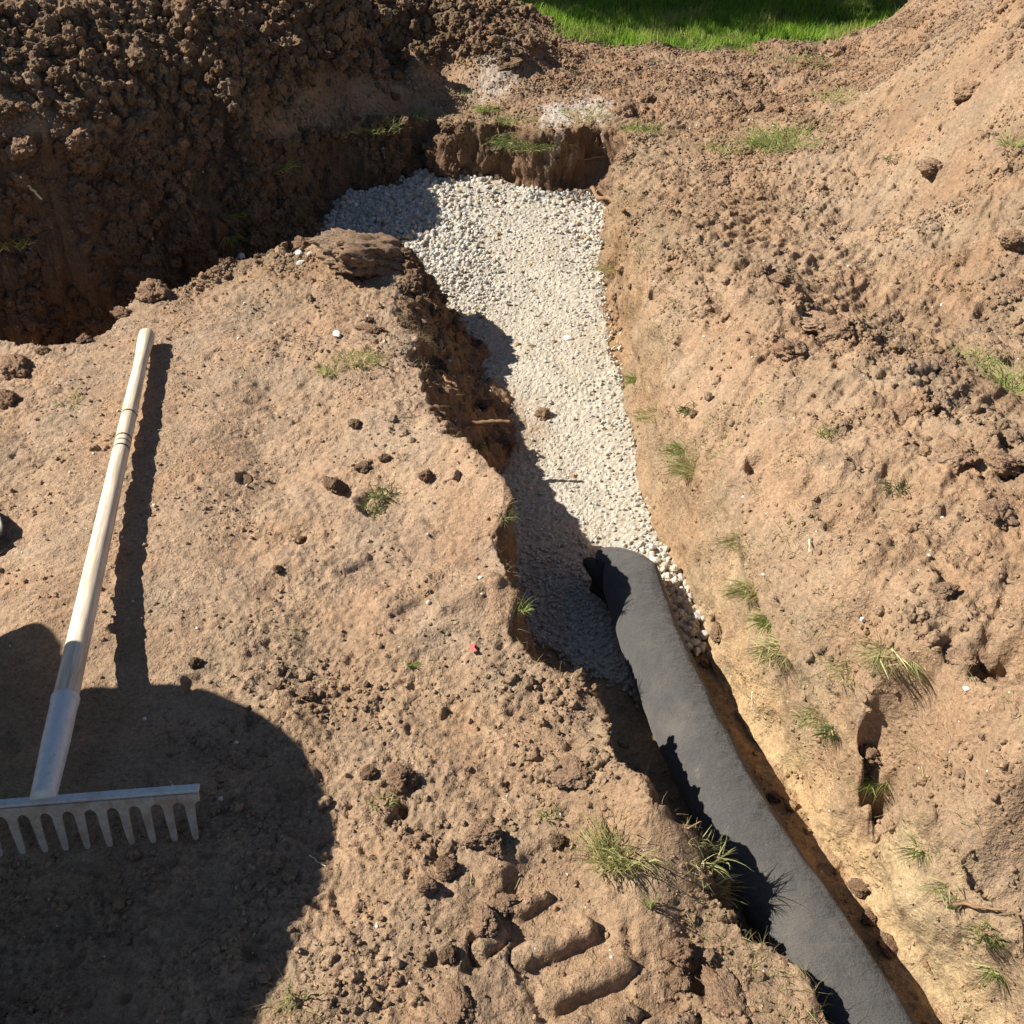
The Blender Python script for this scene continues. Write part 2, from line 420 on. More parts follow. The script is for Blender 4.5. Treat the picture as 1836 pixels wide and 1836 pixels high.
# vertical profile
tpar = np.where(blend > .5, np.clip(S / np.maximum(Wt, .05), 0, 1), 0)
ts = (S + KO + ragged * .6) / (KI + KO)
ts = ts * (1 - blend) + blend * ((S + ragged) / np.maximum(Wt, .05))
t01 = np.clip(ts, 0, 1)
prof = t01 + .10 * np.sin(t01 * np.pi * 2) * -1
prof = np.clip(prof, 0, 1)
prof = np.where(near, prof, 0)
inner = S > -.03

x, y = XW, YW
Zb = np.clip(tps_eval(BF, x, y), -.05, 1.35)
farm = smooth(6.0, 9.0, np.hypot(x - .5, y - 2))
Zb = Zb * (1 - farm)
Zf = np.clip(tps_eval(FFit, x, y), -.34, -.15)

# ---- masks on the banks (where the soil is loose, smooth, scraped, heaped)
heapL = smooth(3.05, 3.35, y + .62 * (x + .3) * (x < -.3) * 0) * smooth(.0, -.35, x) * smooth(.10, .25, Zb)
heapL = np.maximum(heapL, smooth(.08, .2, Zb) * smooth(4.2, 4.5, y) * smooth(.75, .45, x))
lawnm = smooth(5.22, 5.40, y + .14 * fbm2(x, y, 3, 5, 2, .65)) * smooth(.10, .02, Zb) * smooth(-1.2, -.9, x)
lawnm = np.maximum(lawnm, smooth(7, 7.5, y))
heapR = smooth(.2, .38, Zb) * smooth(1.2, 1.6, x) * smooth(2.0, 2.6, y)
leftbank = (S < 0) & (x < lip[0, 0] + .4) & (y < 3.2)
rightb = smooth(.25, .5, x)
wall = near * smooth(0, .1, ts) * smooth(1, .9, ts)
floorm = smooth(.9, 1.02, ts) * near

rough_l = smooth(-.05, .25, fbm2(x, y, 1.7, 3, 21) + .12)                        # disturbed patches
edge = smooth(-.22, -.03, S)
loose = np.clip(.06 + .80 * rough_l + .5 * edge, 0, 1)
calm = smooth(-1.5, -1.0, -np.abs(x + .75) ) * smooth(2.9, 2.5, y) * smooth(1.2, 1.5, y) # trodden flat part left
loose = loose * (1 - .55 * calm)
loose = np.maximum(loose, heapR); loose = np.maximum(loose, heapL)
loose = np.maximum(loose, .8 * smooth(3.9, 4.6, y))
crest = np.full(x.shape, 9.0)
for line in ([(1180, 390, .07), (1260, 520, .11), (1340, 560, .15), (1480, 590, .17), (1600, 700, .2), (1690, 790, .21), (1836, 860, .25)], [(1640, 1170, .15), (1720, 1180, .2), (1836, 1215, .22)], [(1560, 1300, .12), (1680, 1330, .15)]):
    w3 = [at(*q) for q in line]
    for a, b in zip(w3[:-1], w3[1:]):
        ex, ey = b[0] - a[0], b[1] - a[1]; t = np.clip(((x - a[0]) * ex + (y - a[1]) * ey) / (ex * ex + ey * ey), 0, 1)
        crest = np.minimum(crest, np.hypot(x - a[0] - t * ex, y - a[1] - t * ey))
crest = np.exp(-(crest / .10) ** 2)
loose = np.maximum(loose, crest)
wx = x + .006 * pn2(x * 40, y * 40, 3); wy = y + .006 * pn2(x * 40, y * 40, 8)
h = np.zeros_like(x); lm = np.zeros_like(x)
for cell, dens, r0, r1, sd in ((.19, .35, .018, .05, 1), (.085, .5, .009, .026, 20), (.042, .55, .005, .013, 40), (.021, .6, .0028, .007, 60)):
    hh, mm = lumps(wx, wy, cell, 1.0, r0, r1, sd)
    sel = smooth(1 - dens, 1 - dens + .25, .5 + .5 * fbm2(x, y, .45 / cell, 2, sd + 3) + .22 * (loose - .6))
    amp = np.where(cell > .1, .40, .8) * (.35 + .65 * loose) * sel
    h = h + hh * amp * (.85 if cell > .1 else .6) * (1 + .5 * pn2(x * 2.2 / cell, y * 2.2 / cell, sd)) * (1 + .7 * crest + .9 * heapR); lm = np.maximum(lm, mm * sel * amp)
big = .02 * fbm2(x, y, 2.2, 3, 30) + .010 * fbm2(x, y, 7, 4, 33) + .0030 * fbm2(x, y, 34, 4, 35, .6) + (.0017 + .0024 * loose) * fbm2(x, y, 85, 3, 37, .75)
ridg = (1 - np.abs(fbm2(x, y, 11, 3, 41))) ** 3
# scraped streaks on the right bank, pulled by the digger bucket towards the trench
ca, sa = math.cos(R(52)), math.sin(R(52))
u = x * ca + y * sa; v = -x * sa + y * ca
strk = fbm2(u * .28, v, 34, 4, 50) * rightb * smooth(.5, -.1, loose - .5)
# curved smear marks on the left bank
u2 = x * .97 + y * .22; v2 = -x * .22 + y * .97
smear = fbm2(u2 * .25, v2 + .1 * pn2(x * 2, y * 2, 4), 26, 4, 55) * (1 - rightb) * (1 - loose)
pits = np.clip(fbm2(x, y, 15, 3, 70) - .55, 0, 1) * .04 + np.clip(fbm2(x, y, 38, 2, 75) - .55, 0, 1) * .015
det = big + h + .004 * ridg * loose + .010 * strk + .0035 * smear - pits * (1 - .5 * calm)
det = det * (1 - .6 * lawnm)
# bigger relief on the right bank and in the heaps
det = det + crest * (.03 * fbm2(x, y, 9, 4, 83) + .01) + rightb * (.018 * fbm2(x, y, 4.2, 4, 80) + .010 * (1 - np.abs(fbm2(u * .6, v, 9, 4, 82))) ** 2) + heapL * .05 * fbm2(x, y, 3.3, 4, 85) + heapR * (.03 * fbm2(x, y, 3, 4, 88) + .012 * fbm2(x, y, 14, 4, 89, .6))
# cracks
def crack(pts, wd=.004, dp=.012):
    r = np.zeros_like(x)
    for a, b in zip(pts[:-1], pts[1:]):
        ex, ey = b[0] - a[0], b[1] - a[1]; L2 = ex * ex + ey * ey
        xx = x + .012 * pn2(x * 25, y * 25, 12); yy = y + .012 * pn2(x * 25, y * 25, 13)
        t = np.clip(((xx - a[0]) * ex + (yy - a[1]) * ey) / L2, 0, 1)
        d = np.hypot(xx - a[0] - t * ex, yy - a[1] - t * ey)
        r = np.maximum(r, np.exp(-(d / wd) ** 2))
    return r * dp
det -= crack([at(230, 1075, 0), at(262, 1050, 0), at(285, 1010, 0), at(330, 965, 0)], .006, .014)
det -= crack([at(60, 1100, 0), at(110, 1010, 0), at(160, 900, 0)], .004, .006)
det -= crack([at(60, 1160, 0), at(130, 1070, 0), at(190, 980, 0)], .005, .006)
# bucket / track bars near the bottom: a pressed strip, then the bars standing in it
b0_, b1_ = at(985, 1600, 0), at(1085, 1880, 0)
t = np.clip(((x - b0_[0]) * (b1_[0] - b0_[0]) + (y - b0_[1]) * (b1_[1] - b0_[1])) / ((b1_[0] - b0_[0]) ** 2 + (b1_[1] - b0_[1]) ** 2), 0, 1)
dd_ = np.hypot(x - b0_[0] - t * (b1_[0] - b0_[0]), y - b0_[1] - t * (b1_[1] - b0_[1])) + .008 * fbm2(x, y, 18, 3, 27)
pm = smooth(.082, .058, dd_); det = det * (1 - pm) + pm * (-.016 + .0018 * fbm2(x, y, 60, 3, 28) + .2 * h)
def bar(p, q, rad, ht, flat=None):
    global det
    ex, ey = q[0] - p[0], q[1] - p[1]; L2 = ex * ex + ey * ey
    xx = x + .006 * pn2(x * 22, y * 22, 14); yy = y + .006 * pn2(x * 22, y * 22, 15)
    t = np.clip(((xx - p[0]) * ex + (yy - p[1]) * ey) / L2, 0, 1)
    d = np.hypot(xx - p[0] - t * ex, yy - p[1] - t * ey) / rad
    m = smooth(1.25, 1.02, d)
    prof_ = np.sqrt(np.clip(1 - np.clip(d, 0, 1) ** 2.4, 0, 1)) * ht
    det = det * (1 - m * .92) + m * (prof_ * (1 + .25 * pn2(x * 35, y * 35, 19)) - .014 + .0012 * fbm2(x, y, 70, 3, 18))
for p, q, r_, h_ in (((935, 1700), (1050, 1648), .018, .020), ((985, 1770), (1125, 1712), .017, .019), ((1005, 1836), (1140, 1795), .019, .019), ((1010, 1910), (1190, 1850), .019, .019),
                     ((930, 1615), (975, 1590), .012, .016), ((860, 1690), (890, 1665), .018, .02), ((1175, 1815), (1240, 1790), .016, .02)):
    bar(at(*p, 0), at(*q, 0), r_, h_ * 1.15)
# smooth footprint hollow bars in the middle-left
for p, q, r_, h_ in (((700, 1090), (770, 1050), .03, .012), ((790, 1110), (880, 1080), .022, .016), ((600, 1030), (650, 1005), .016, .012), ((1000, 1400), (1040, 1385), .03, .02)):
    ex = np.array(at(*q, 0)) - np.array(at(*p, 0)); a0 = at(*p, 0)
    t = np.clip(((x - a0[0]) * ex[0] + (y - a0[1]) * ex[1]) / (ex @ ex), 0, 1)
    d = np.hypot(x - a0[0] - t * ex[0], y - a0[1] - t * ex[1]) / r_
    det += h_ * np.sqrt(np.clip(1 - d * d, 0, 1)) * .9
k0 = at(265, 600, .02); k1 = at(80, 1430, 0)
tt_ = (y - k1[1]) / (k0[1] - k1[1]); cd = np.abs(x - (k1[0] + (k0[0] - k1[0]) * tt_) - .04)
cm = smooth(.30, .12, cd) * smooth(.80, .95, y) * smooth(2.75, 2.5, y)
det = det * (1 - cm) + cm * (np.interp(y, [.9, 1.15, 1.27, 1.38, 1.55, 1.93, 2.3, 2.6], [0, -.002, .006, .018, .024, .016, .004, 0]) - Zb + .35 * (h + .006 * fbm2(x, y, 9, 3, 39) - pits) + .0045 * smear + .002 * fbm2(x, y, 34, 4, 35, .6))
# individual hollows with dark insides (holes torn in the right bank)
HOLES = [(1240, 740, .12, .03, .04), (1360, 820, .12, .025, .04), (1625, 1265, .13, .045, .12), (1650, 1315, .13, .04, .10), (1430, 1130, .1, .02, .03), (1690, 1060, .2, .022, .025), (1720, 1170, .2, .03, .03),
         (1800, 1195, .22, .045, .07), (1620, 1340, .14, .035, .04), (1180, 520, .06, .03, .035), (775, 610, .0, .03, .05), (910, 1150, .0, .0, .0), (1290, 330, .05, .04, .03), (1310, 870, .08, .03, .03), (1490, 960, .13, .018, .02),
         (720, 1450, 0, .02, .015), (1260, 1720, 0, .022, .02), (850, 1720, 0, .018, .015), (345, 1225, 0, .018, .015), (540, 968, 0, .016, .012), (440, 860, 0, .018, .012), (670, 915, 0, .035, .016), (620, 880, .02, .02, .014)]
for px, py, z, r_, d_ in HOLES:
    if r_ == 0: continue
    c = at(px, py, z); dx = (x - c[0]) + .01 * pn2(x * 30, y * 30, 16); dy = (y - c[1]) + .01 * pn2(x * 30, y * 30, 17)
    det -= d_ * smooth(1.15, .55, np.hypot(dx, dy * .8) / r_)

fdet = .010 * fbm2(x, y, 6, 3, 90) + .004 * fbm2(x, y, 30, 3, 92)
fh, fm = lumps(wx, wy, .05, 1, .006, .018, 95); fh2, _ = lumps(wx, wy, .024, 1, .003, .008, 97)
soilfl = smooth(1.60, 1.45, y); fdet = .008 * fbm2(x, y, 5, 3, 90) + soilfl * (.004 * fbm2(x, y, 30, 3, 92) + .6 * fh * smooth(-.1, .1, fbm2(x, y, 5, 2, 99)) + .6 * fh2 + .012 * fbm2(x, y, 9, 3, 94))
Z = (Zb + det) * (1 - prof) + (Zf + fdet) * prof
# heap at the wall foot where soil has slumped
P3 = np.stack([XW, YW, Z], -1)
del hh, mm

# normals of the sheet, then relief along them on the walls
def grid_normals(P):
    du = np.gradient(P, axis=1); dv = np.gradient(P, axis=0)
    n = np.cross(du, dv); n /= np.maximum(1e-12, np.linalg.norm(n, axis=2))[..., None]
    return n
Nn = grid_normals(P3)
Nn = np.stack([blur(Nn[..., i], 4) for i in range(3)], -1)
wm = np.clip(1.2 * wall, 0, 1)
idx = np.where(wm > .01)
px_, py_, pz_ = (P3[idx][:, i] for i in range(3))
d3 = .022 * pn3(px_ * 8, py_ * 8, pz_ * 8, 1) + .012 * pn3(px_ * 22, py_ * 22, pz_ * 18, 2) + .006 * pn3(px_ * 60, py_ * 60, pz_ * 45, 3) + .0025 * pn3(px_ * 140, py_ * 140, pz_ * 120, 4)
d3 += .0025 * pn3(px_ * 55, py_ * 55, pz_ * 9, 5)                    # vertical spade marks
soften = np.where(py_ < 2.2, .9, np.where((py_ > 3.2), 2.3, 1.15))
P3[idx] += Nn[idx] * (d3 * soften * wm[idx])[:, None]

# ---- the soil's own colours
C = np.empty(X.shape + (3,)); C[:] = DRY
def blendc(m, c):
    global C
    m = np.clip(m, 0, 1)[..., None]; C = C * (1 - m) + np.array(c) * m
var = fbm2(x, y, 1.3, 4, 110)
blendc(smooth(-.1, .5, var) * .5, (.315, .216, .139))
blendc(smooth(.0, .5, fbm2(x, y, 2.6, 4, 112)) * .45, (.205, .136, .086))
blendc(calm * .5, (.34, .235, .158))
blendc(lm * .4, (.215, .143, .090))                                   # loose lumps a bit moister
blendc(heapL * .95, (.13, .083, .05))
blendc(smooth(3.6, 4.3, y) * smooth(-.3, 0, x) * smooth(.25, .6, loose) * .5, (.24, .15, .095))
blendc(heapR * .4, (.27, .185, .12))
zz = P3[..., 2]
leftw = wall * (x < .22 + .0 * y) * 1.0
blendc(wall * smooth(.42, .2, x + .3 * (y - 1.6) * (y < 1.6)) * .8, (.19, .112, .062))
cw = smooth(.28, .36, x) * smooth(3.9, 3.2, y) * np.clip(wall * 1.3, 0, 1)
blendc(cw * .5, (.28, .19, .11))
clay = cw * smooth(1.9, 1.35, y) * smooth(.35, .6, ts + .25 * fbm2(x, y, 9, 3, 120)) * smooth(1.0, .93, ts) 
blendc(clay * .7, (.40, .285, .155))
blendc(floorm * .8, (.30, .20, .11))
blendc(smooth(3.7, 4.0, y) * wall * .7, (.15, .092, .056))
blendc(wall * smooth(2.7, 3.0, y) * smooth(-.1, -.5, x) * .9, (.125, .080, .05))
blendc(lawnm * .9, (.06, .09, .025))
for qx, qy, qz, rr_ in ((1060, 195, .03, .10), (1000, 205, .03, .08), (890, 150, .03, .12)):
    q0 = at(qx, qy, qz); blendc(smooth(1.1, .3, np.hypot((x - q0[0]), (y - q0[1]) * .5) / rr_ + .6 * fbm2(x, y, 30, 4, 133)) * (.35 if qx < 950 else .6), (.50, .46, .41))
F = (np.arange(NY - 1)[:, None] * NX + np.arange(NX - 1)[None, :]).reshape(-1)
F = np.stack([F, F + 1, F + 1 + NX, F + NX], 1)
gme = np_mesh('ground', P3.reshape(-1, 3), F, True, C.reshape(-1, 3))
ground = tag(link('ground', gme, M['soil']), kind='structure')
bpy.context.view_layer.update()
GN = grid_normals(P3)

camo = Vector((0, 0, CAM_H))
def hit(px, py):
    dx = (px - 918) / FPX; dy = -(py - 918) / FPX
    d = Vector((dx, math.cos(PITCH) + dy * math.sin(PITCH), -math.sin(PITCH) + dy * math.cos(PITCH))).normalized()
    ok, loc, nor, _ = ground.ray_cast(camo, d)
    return loc, nor
def drop(x0, y0, z0=3.0):
    ok, loc, nor, _ = ground.ray_cast(Vector((x0, y0, z0)), Vector((0, 0, -1)))
    return loc, nor

# ---------------------------------------------------------------- lumps of soil and stone
import bmesh
def ico(sub):
    bm = bmesh.new(); bmesh.ops.create_icosphere(bm, subdivisions=sub, radius=1)
    V = np.array([v.co[:] for v in bm.verts]); Fc = np.array([[v.index for v in f.verts] for f in bm.faces]); bm.free()
    return V, Fc
ICO = {i: ico(i) for i in (1, 2, 3, 4, 5)}
def lump_shape(sub, seed, rough=.28, flat=.75, freq=1.3, angular=.0):
    V, Fc = ICO[sub]; V = V.copy(); o = (seed * 7.3) % 211
    q = V * freq
    d = rough * pn3(q[:, 0] + o, q[:, 1] + o, q[:, 2] + 3, 1) + rough * .5 * pn3(q[:, 0] * 2.3 + o, q[:, 1] * 2.3, q[:, 2] * 2.3, 2)
    if sub >= 3: d = d + rough * .35 * pn3(q[:, 0] * 5 + o, q[:, 1] * 5, q[:, 2] * 5, 3)
    if sub >= 4: d = d + rough * .30 * pn3(q[:, 0] * 11 + o, q[:, 1] * 11, q[:, 2] * 11, 4) + rough * .2 * pn3(q[:, 0] * 24, q[:, 1] * 24 + o, q[:, 2] * 24, 5)
    if sub >= 5: d = d + rough * .1 * pn3(q[:, 0] * 45, q[:, 1] * 45 + o, q[:, 2] * 45, 6)
    V *= (1 + d)[:, None]
    rs = np.random.RandomState(seed)
    if angular:
        for k in range(7):
            n = rs.randn(3); n /= np.linalg.norm(n); lim = .55 + .3 * rs.rand()
            dd = V @ n - lim; V -= np.outer(np.clip(dd, 0, None), n) * angular
    V *= np.array([1, .8 + .3 * rs.rand(), flat * (.85 + .3 * rs.rand())])
    return V, Fc

def rand_rots(n, tilt, rs):
    a = rs.rand(n) * 2 * np.pi; b = (rs.rand(n) - .5) * 2 * tilt; c = (rs.rand(n) - .5) * 2 * tilt
    ca, sa, cb, sb, cc, sc = np.cos(a), np.sin(a), np.cos(b), np.sin(b), np.cos(c), np.sin(c)
    Rz = np.zeros((n, 3, 3)); Rz[:, 0, 0] = ca; Rz[:, 0, 1] = -sa; Rz[:, 1, 0] = sa; Rz[:, 1, 1] = ca; Rz[:, 2, 2] = 1
    Rx = np.zeros((n, 3, 3)); Rx[:, 0, 0] = 1; Rx[:, 1, 1] = cb; Rx[:, 1, 2] = -sb; Rx[:, 2, 1] = sb; Rx[:, 2, 2] = cb
    Ry = np.zeros((n, 3, 3)); Ry[:, 1, 1] = 1; Ry[:, 0, 0] = cc; Ry[:, 0, 2] = sc; Ry[:, 2, 0] = -sc; Ry[:, 2, 2] = cc
    return Rz @ Rx @ Ry

def scatter(name, shapes, pos, size, mat, tilt=.6, cols=None, seed=0, smooth_=True):
    rs = np.random.RandomState(seed); n = len(pos); which = rs.randint(0, len(shapes), n)
    Rm = rand_rots(n, tilt, rs); VV = []; FF = []; CC = []; off = 0
    for k, (V, Fc) in enumerate(shapes):
        ii = np.where(which == k)[0]
        if not len(ii): continue
        W = np.einsum('nij,vj->nvi', Rm[ii], V) * size[ii][:, None, None] + pos[ii][:, None, :]
        FF.append((Fc[None] + (np.arange(len(ii)) * len(V))[:, None, None] + off).reshape(-1, 3)); off += W.shape[0] * W.shape[1]
        VV.append(W.reshape(-1, 3))
        if cols is not None: CC.append(np.repeat(cols[ii], len(V), axis=0))
    me = np_mesh(name, np.concatenate(VV), np.concatenate(FF), smooth_, np.concatenate(CC) if cols is not None else None)
    return link(name, me, mat)

flatP = P3.reshape(-1, 3); flatN = GN.reshape(-1, 3); flatC = C.reshape(-1, 3)
cellA = np.abs(np.gradient(XW, axis=1) * np.gradient(YW, axis=0)).reshape(-1)
inframe = np.zeros(len(flatP), bool)
_rel = flatP - np.array([0, 0, CAM_H])
_dep = _rel[:, 1] * math.cos(PITCH) - _rel[:, 2] * math.sin(PITCH)
_ux = 918 + FPX * _rel[:, 0] / np.maximum(.1, _dep)
_uy = 918 - FPX * (_rel[:, 1] * math.sin(PITCH) + _rel[:, 2] * math.cos(PITCH)) / np.maximum(.1, _dep)
inframe = (_dep > .2) & (_ux > -260) & (_ux < 2100) & (_uy > -120) & (_uy < 2050)
def pick(weight, n, seed):
    rs = np.random.RandomState(seed)
    wgt = np.where(inframe, weight.reshape(-1) * cellA, 0); wgt = wgt / wgt.sum()
    cdf = np.cumsum(wgt); return np.minimum(np.searchsorted(cdf, rs.rand(n)), len(wgt) - 1)

crumb_shapes = [lump_shape(2, 100 + i, .60, .8, 1.7, .3) for i in range(10)]
crumb_fine = [lump_shape(3, 130 + i, .62, .85, 1.5, .25) for i in range(8)]
# crumbs over the banks
soilw = (1 - lawnm) * (1 - floorm * .8)
dens = soilw * (.16 + loose ** 2 * (1 - .5 * calm)) * (.2 + smooth(-.1, .4, fbm2(x, y, 6, 3, 130)) * 1.6) * (1 - heapL)
i1 = pick(dens, 70000, 1)
rs = np.random.RandomState(5)
sz = .0013 + .0042 * rs.rand(len(i1)) ** 3.6 + .0009 * np.clip(flatP[i1, 1] - 2, 0, 3)
pos = flatP[i1] + flatN[i1] * (sz * .2)[:, None]
cc = flatC[i1] * (.85 + .25 * rs.rand(len(i1), 1))
o = scatter('soil_crumbs', crumb_shapes, pos, sz, M['soil'], 1.5, cc, 3, False); tag(o, 'loose brown soil crumbs strewn over both trench banks', 'soil', kind='stuff')
i1 = pick(dens * loose * (1 + 3 * heapR + 2 * crest + 1.6 * edge * (x < .35)), 5600, 2); sz = .005 + .009 * rs.rand(len(i1)) ** 2.5
pos = flatP[i1] + flatN[i1] * (sz * .1)[:, None]; cc = flatC[i1] * (.8 + .25 * rs.rand(len(i1), 1))
o = scatter('small_clods', crumb_fine, pos, sz, M['soil'], 1.5, cc, 4); tag(o, 'small brown soil lumps scattered across the dug banks', 'soil', kind='stuff')
# the dark heap: crowded crumbly lumps
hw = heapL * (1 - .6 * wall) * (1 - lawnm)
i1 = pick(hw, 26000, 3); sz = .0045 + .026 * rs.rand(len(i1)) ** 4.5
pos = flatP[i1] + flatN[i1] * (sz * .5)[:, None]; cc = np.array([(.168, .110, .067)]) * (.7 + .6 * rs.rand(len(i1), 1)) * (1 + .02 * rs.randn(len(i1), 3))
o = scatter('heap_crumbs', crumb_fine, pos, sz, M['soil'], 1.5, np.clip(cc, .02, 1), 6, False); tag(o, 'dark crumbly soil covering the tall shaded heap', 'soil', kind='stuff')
# lumps and crumbs clinging to the dark cut slope on the left
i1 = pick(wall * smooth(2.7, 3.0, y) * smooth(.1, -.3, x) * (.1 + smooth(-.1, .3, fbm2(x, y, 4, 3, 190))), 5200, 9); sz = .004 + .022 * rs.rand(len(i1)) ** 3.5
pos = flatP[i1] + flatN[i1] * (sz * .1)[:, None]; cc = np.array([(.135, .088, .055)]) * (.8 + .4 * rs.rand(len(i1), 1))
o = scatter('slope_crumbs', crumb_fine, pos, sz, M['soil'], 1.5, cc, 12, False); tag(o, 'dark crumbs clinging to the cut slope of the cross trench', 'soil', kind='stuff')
# pale stone chips
i1 = pick(soilw * (1 - heapL), 420, 7); sz = .0016 + .0032 * rs.rand(len(i1)) ** 2
pos = flatP[i1] + flatN[i1] * (sz * .3)[:, None]; cc = np.array([(.62, .56, .47)]) * (.7 + .4 * rs.rand(len(i1), 1))
o = scatter('stone_chips', crumb_shapes, pos, sz, M['stone'], 1.0, cc, 8); tag(o, 'tiny pale stone chips dotted over the brown soil', 'stone chips', kind='stuff')

# ---------------------------------------------------------------- gravel in the trench
GPX = [(1250, 1185), (1175, 1290), (1065, 1240), (900, 1120), (800, 900), (640, 520), (560, 460), (520, 440), (525, 385), (690, 285), (760, 260), (1100, 290), (1120, 330), (1100, 560), (1150, 700), (1210, 880), (1240, 1000), (1310, 1130)]
gp = [at(a, b, -.25) for a, b in GPX]
gp[5] = (-.75, 3.35); gp[4] = (-.2, 2.4); gp[6] = (-.95, 3.3); gp[7] = (-1.0, 3.5)
gp.insert(10, (-.5, 5.2)); gp.insert(11, (.6, 5.2)); gp.pop(12); gp.pop(12); 
def poly_sd(P, x, y):
    n = len(P); best = np.full(x.shape, 1e9); ins = np.zeros(x.shape, bool)
    for i in range(n):
        a = P[i]; b = P[(i + 1) % n]; ex, ey = b[0] - a[0], b[1] - a[1]
        t = np.clip(((x - a[0]) * ex + (y - a[1]) * ey) / (ex * ex + ey * ey), 0, 1)
        best = np.minimum(best, (x - a[0] - t * ex) ** 2 + (y - a[1] - t * ey) ** 2)
        c = ((a[1] > y) != (b[1] > y)); ins ^= c & (x < a[0] + (y - a[1]) * ex / (ey if abs(ey) > 1e-9 else 1e-9))
    return np.where(ins, 1, -1) * np.sqrt(best)
gs = np.full(x.shape, -1.0)
sub = (slice(np.searchsorted(ay, 1.2), np.searchsorted(ay, 5.5)), slice(np.searchsorted(ax, -1.6), np.searchsorted(ax, 1.2)))
gs[sub] = poly_sd(gp, x[sub], y[sub])
gin = smooth(-.01, .05, gs + .02 * fbm2(x, y, 8, 3, 140)) * smooth(.80, .95, ts)
# compacted sheet of fines with small stones pressed in
gy0, gy1 = sub[0].start, sub[0].stop; gx0, gx1 = sub[1].start, sub[1].stop
xs, ys = x[sub], y[sub]
a1, m1 = lumps(xs + .003 * pn2(xs * 90, ys * 90, 2), ys + .003 * pn2(xs * 90, ys * 90, 5), .019, .9, .005, .010, 150)
a2, m2 = lumps(xs, ys, .012, .8, .003, .0065, 160)
gz = P3[sub][..., 2] * 0 + Zf[sub] + .008 * fbm2(xs, ys, 5, 3, 90) + .006 + np.maximum(a1 * .5, a2 * .5) + .0015 * fbm2(xs, ys, 110, 3, 165)
gz = gz * 1.0 - .05 * (1 - gin[sub])
GP = np.stack([xs, ys, gz], -1)
keep = gin[sub] > .02
kf = keep[:-1, :-1] & keep[1:, :-1] & keep[:-1, 1:] & keep[1:, 1:]
ny_, nx_ = xs.shape
qi = (np.arange(ny_ - 1)[:, None] * nx_ + np.arange(nx_ - 1)[None, :])[kf]
GF = np.stack([qi, qi + 1, qi + 1 + nx_, qi + nx_], 1)
used, inv = np.unique(GF, return_inverse=True); GF = inv.reshape(-1, 4)
gcol = np.empty(xs.shape + (3,)); gcol[:] = (.375, .328, .258)
pv = np.clip(.5 + fbm2(xs, ys, 70, 2, 170), 0, 1)[..., None]
gcol = gcol * (1 - .0) * (.82 + .3 * pv)
mm = (np.maximum(m1, m2) * .5)[..., None]; gcol = gcol * (1 - mm) + np.array((.42, .395, .345)) * mm * (.85 + .3 * pv) 
dust = smooth(.1, .5, fbm2(xs, ys, 2.2, 3, 175) + .1)[..., None] * .45
gcol = gcol * (1 - dust) + np.array((.38, .315, .235)) * dust
sp_ = np.hypot(xs - at(880, 760, -.25)[0], (ys - at(880, 760, -.25)[1]) * .7)
spill = smooth(.22, .05, sp_ + .05 * fbm2(xs, ys, 12, 3, 177))[..., None]
gcol = gcol * (1 - spill * .8) + np.array((.27, .175, .10)) * spill * .8
gverts = GP.reshape(-1, 3)[used]; gc = gcol.reshape(-1, 3)[used]
# loose stones: crowded along the far left arm, the right edge and the near end
st_shapes = [lump_shape(2, 200 + i, .22, .75, 1.0, .8) for i in range(12)]
st_fine = [lump_shape(3, 220 + i, .22, .75, 1.0, .85) for i in range(12)]
redge = smooth(.14, .02, S - Wt)                                    # next to a wall
nearend = smooth(2.05, 1.75, y); arm = smooth(-.15, -.35, x + .25 * (y - 4)) * smooth(3.0, 3.3, y) + smooth(4.1, 4.3, y)
lw = gin * np.clip(.05 + .75 * redge * (x > .05) + 1.4 * nearend + 1.3 * arm, 0, 1.5)
VVs = [gverts]; FFs = []; CCs = [gc]
ntri = np.concatenate([GF[:, [0, 1, 2]], GF[:, [0, 2, 3]]]); FFs.append(ntri); off = len(gverts)
fz = (Zf + .008 * fbm2(x, y, 5, 3, 90)).reshape(-1)
def add_stones(wgt, n, s0, s1, pw, lift, shapes, seed):
    global off
    rs = np.random.RandomState(seed); ii = pick(wgt, n, seed)
    s = s0 + (s1 - s0) * rs.rand(len(ii)) ** pw
    yy = flatP[ii, 1]; big_ = 1 + .35 * smooth(2.0, 1.75, yy) * (flatP[ii, 0] > .27); s = s * big_
    p = flatP[ii].copy(); p[:, 0] += (rs.rand(len(ii)) - .5) * .006; p[:, 1] += (rs.rand(len(ii)) - .5) * .006
    p[:, 2] = fz[ii] + .006 + s * lift * (rs.rand(len(ii)) * 1.2)
    base = .78 * np.array([(.60, .55, .46), (.50, .47, .42), (.60, .54, .44), (.42, .40, .37), (.50, .40, .29), (.66, .64, .60)])
    k = rs.choice(6, len(ii), p=[.3, .25, .2, .1, .08, .07]); col = base[k] * (.85 + .3 * rs.rand(len(ii), 1))
    brown = (smooth(1.95, 1.7, yy) * (rs.rand(len(ii)) < .55))[:, None] * .6; col = col * (1 - brown) + np.array((.42, .33, .23)) * brown
    which = rs.randint(0, len(shapes), len(ii)); Rm = rand_rots(len(ii), 1.5, rs)
    for q, (V, Fc) in enumerate(shapes):
        jj = np.where(which == q)[0]
        Wd = np.einsum('nij,vj->nvi', Rm[jj], V) * s[jj][:, None, None] + p[jj][:, None, :]
        FFs.append((Fc[None] + (np.arange(len(jj)) * len(V))[:, None, None] + off).reshape(-1, 3)); off += len(jj) * len(V)
        VVs.append(Wd.reshape(-1, 3)); CCs.append(np.repeat(col[jj], len(V), axis=0))
add_stones(lw, 7600, .005, .012, 1.6, .7, st_shapes, 31)
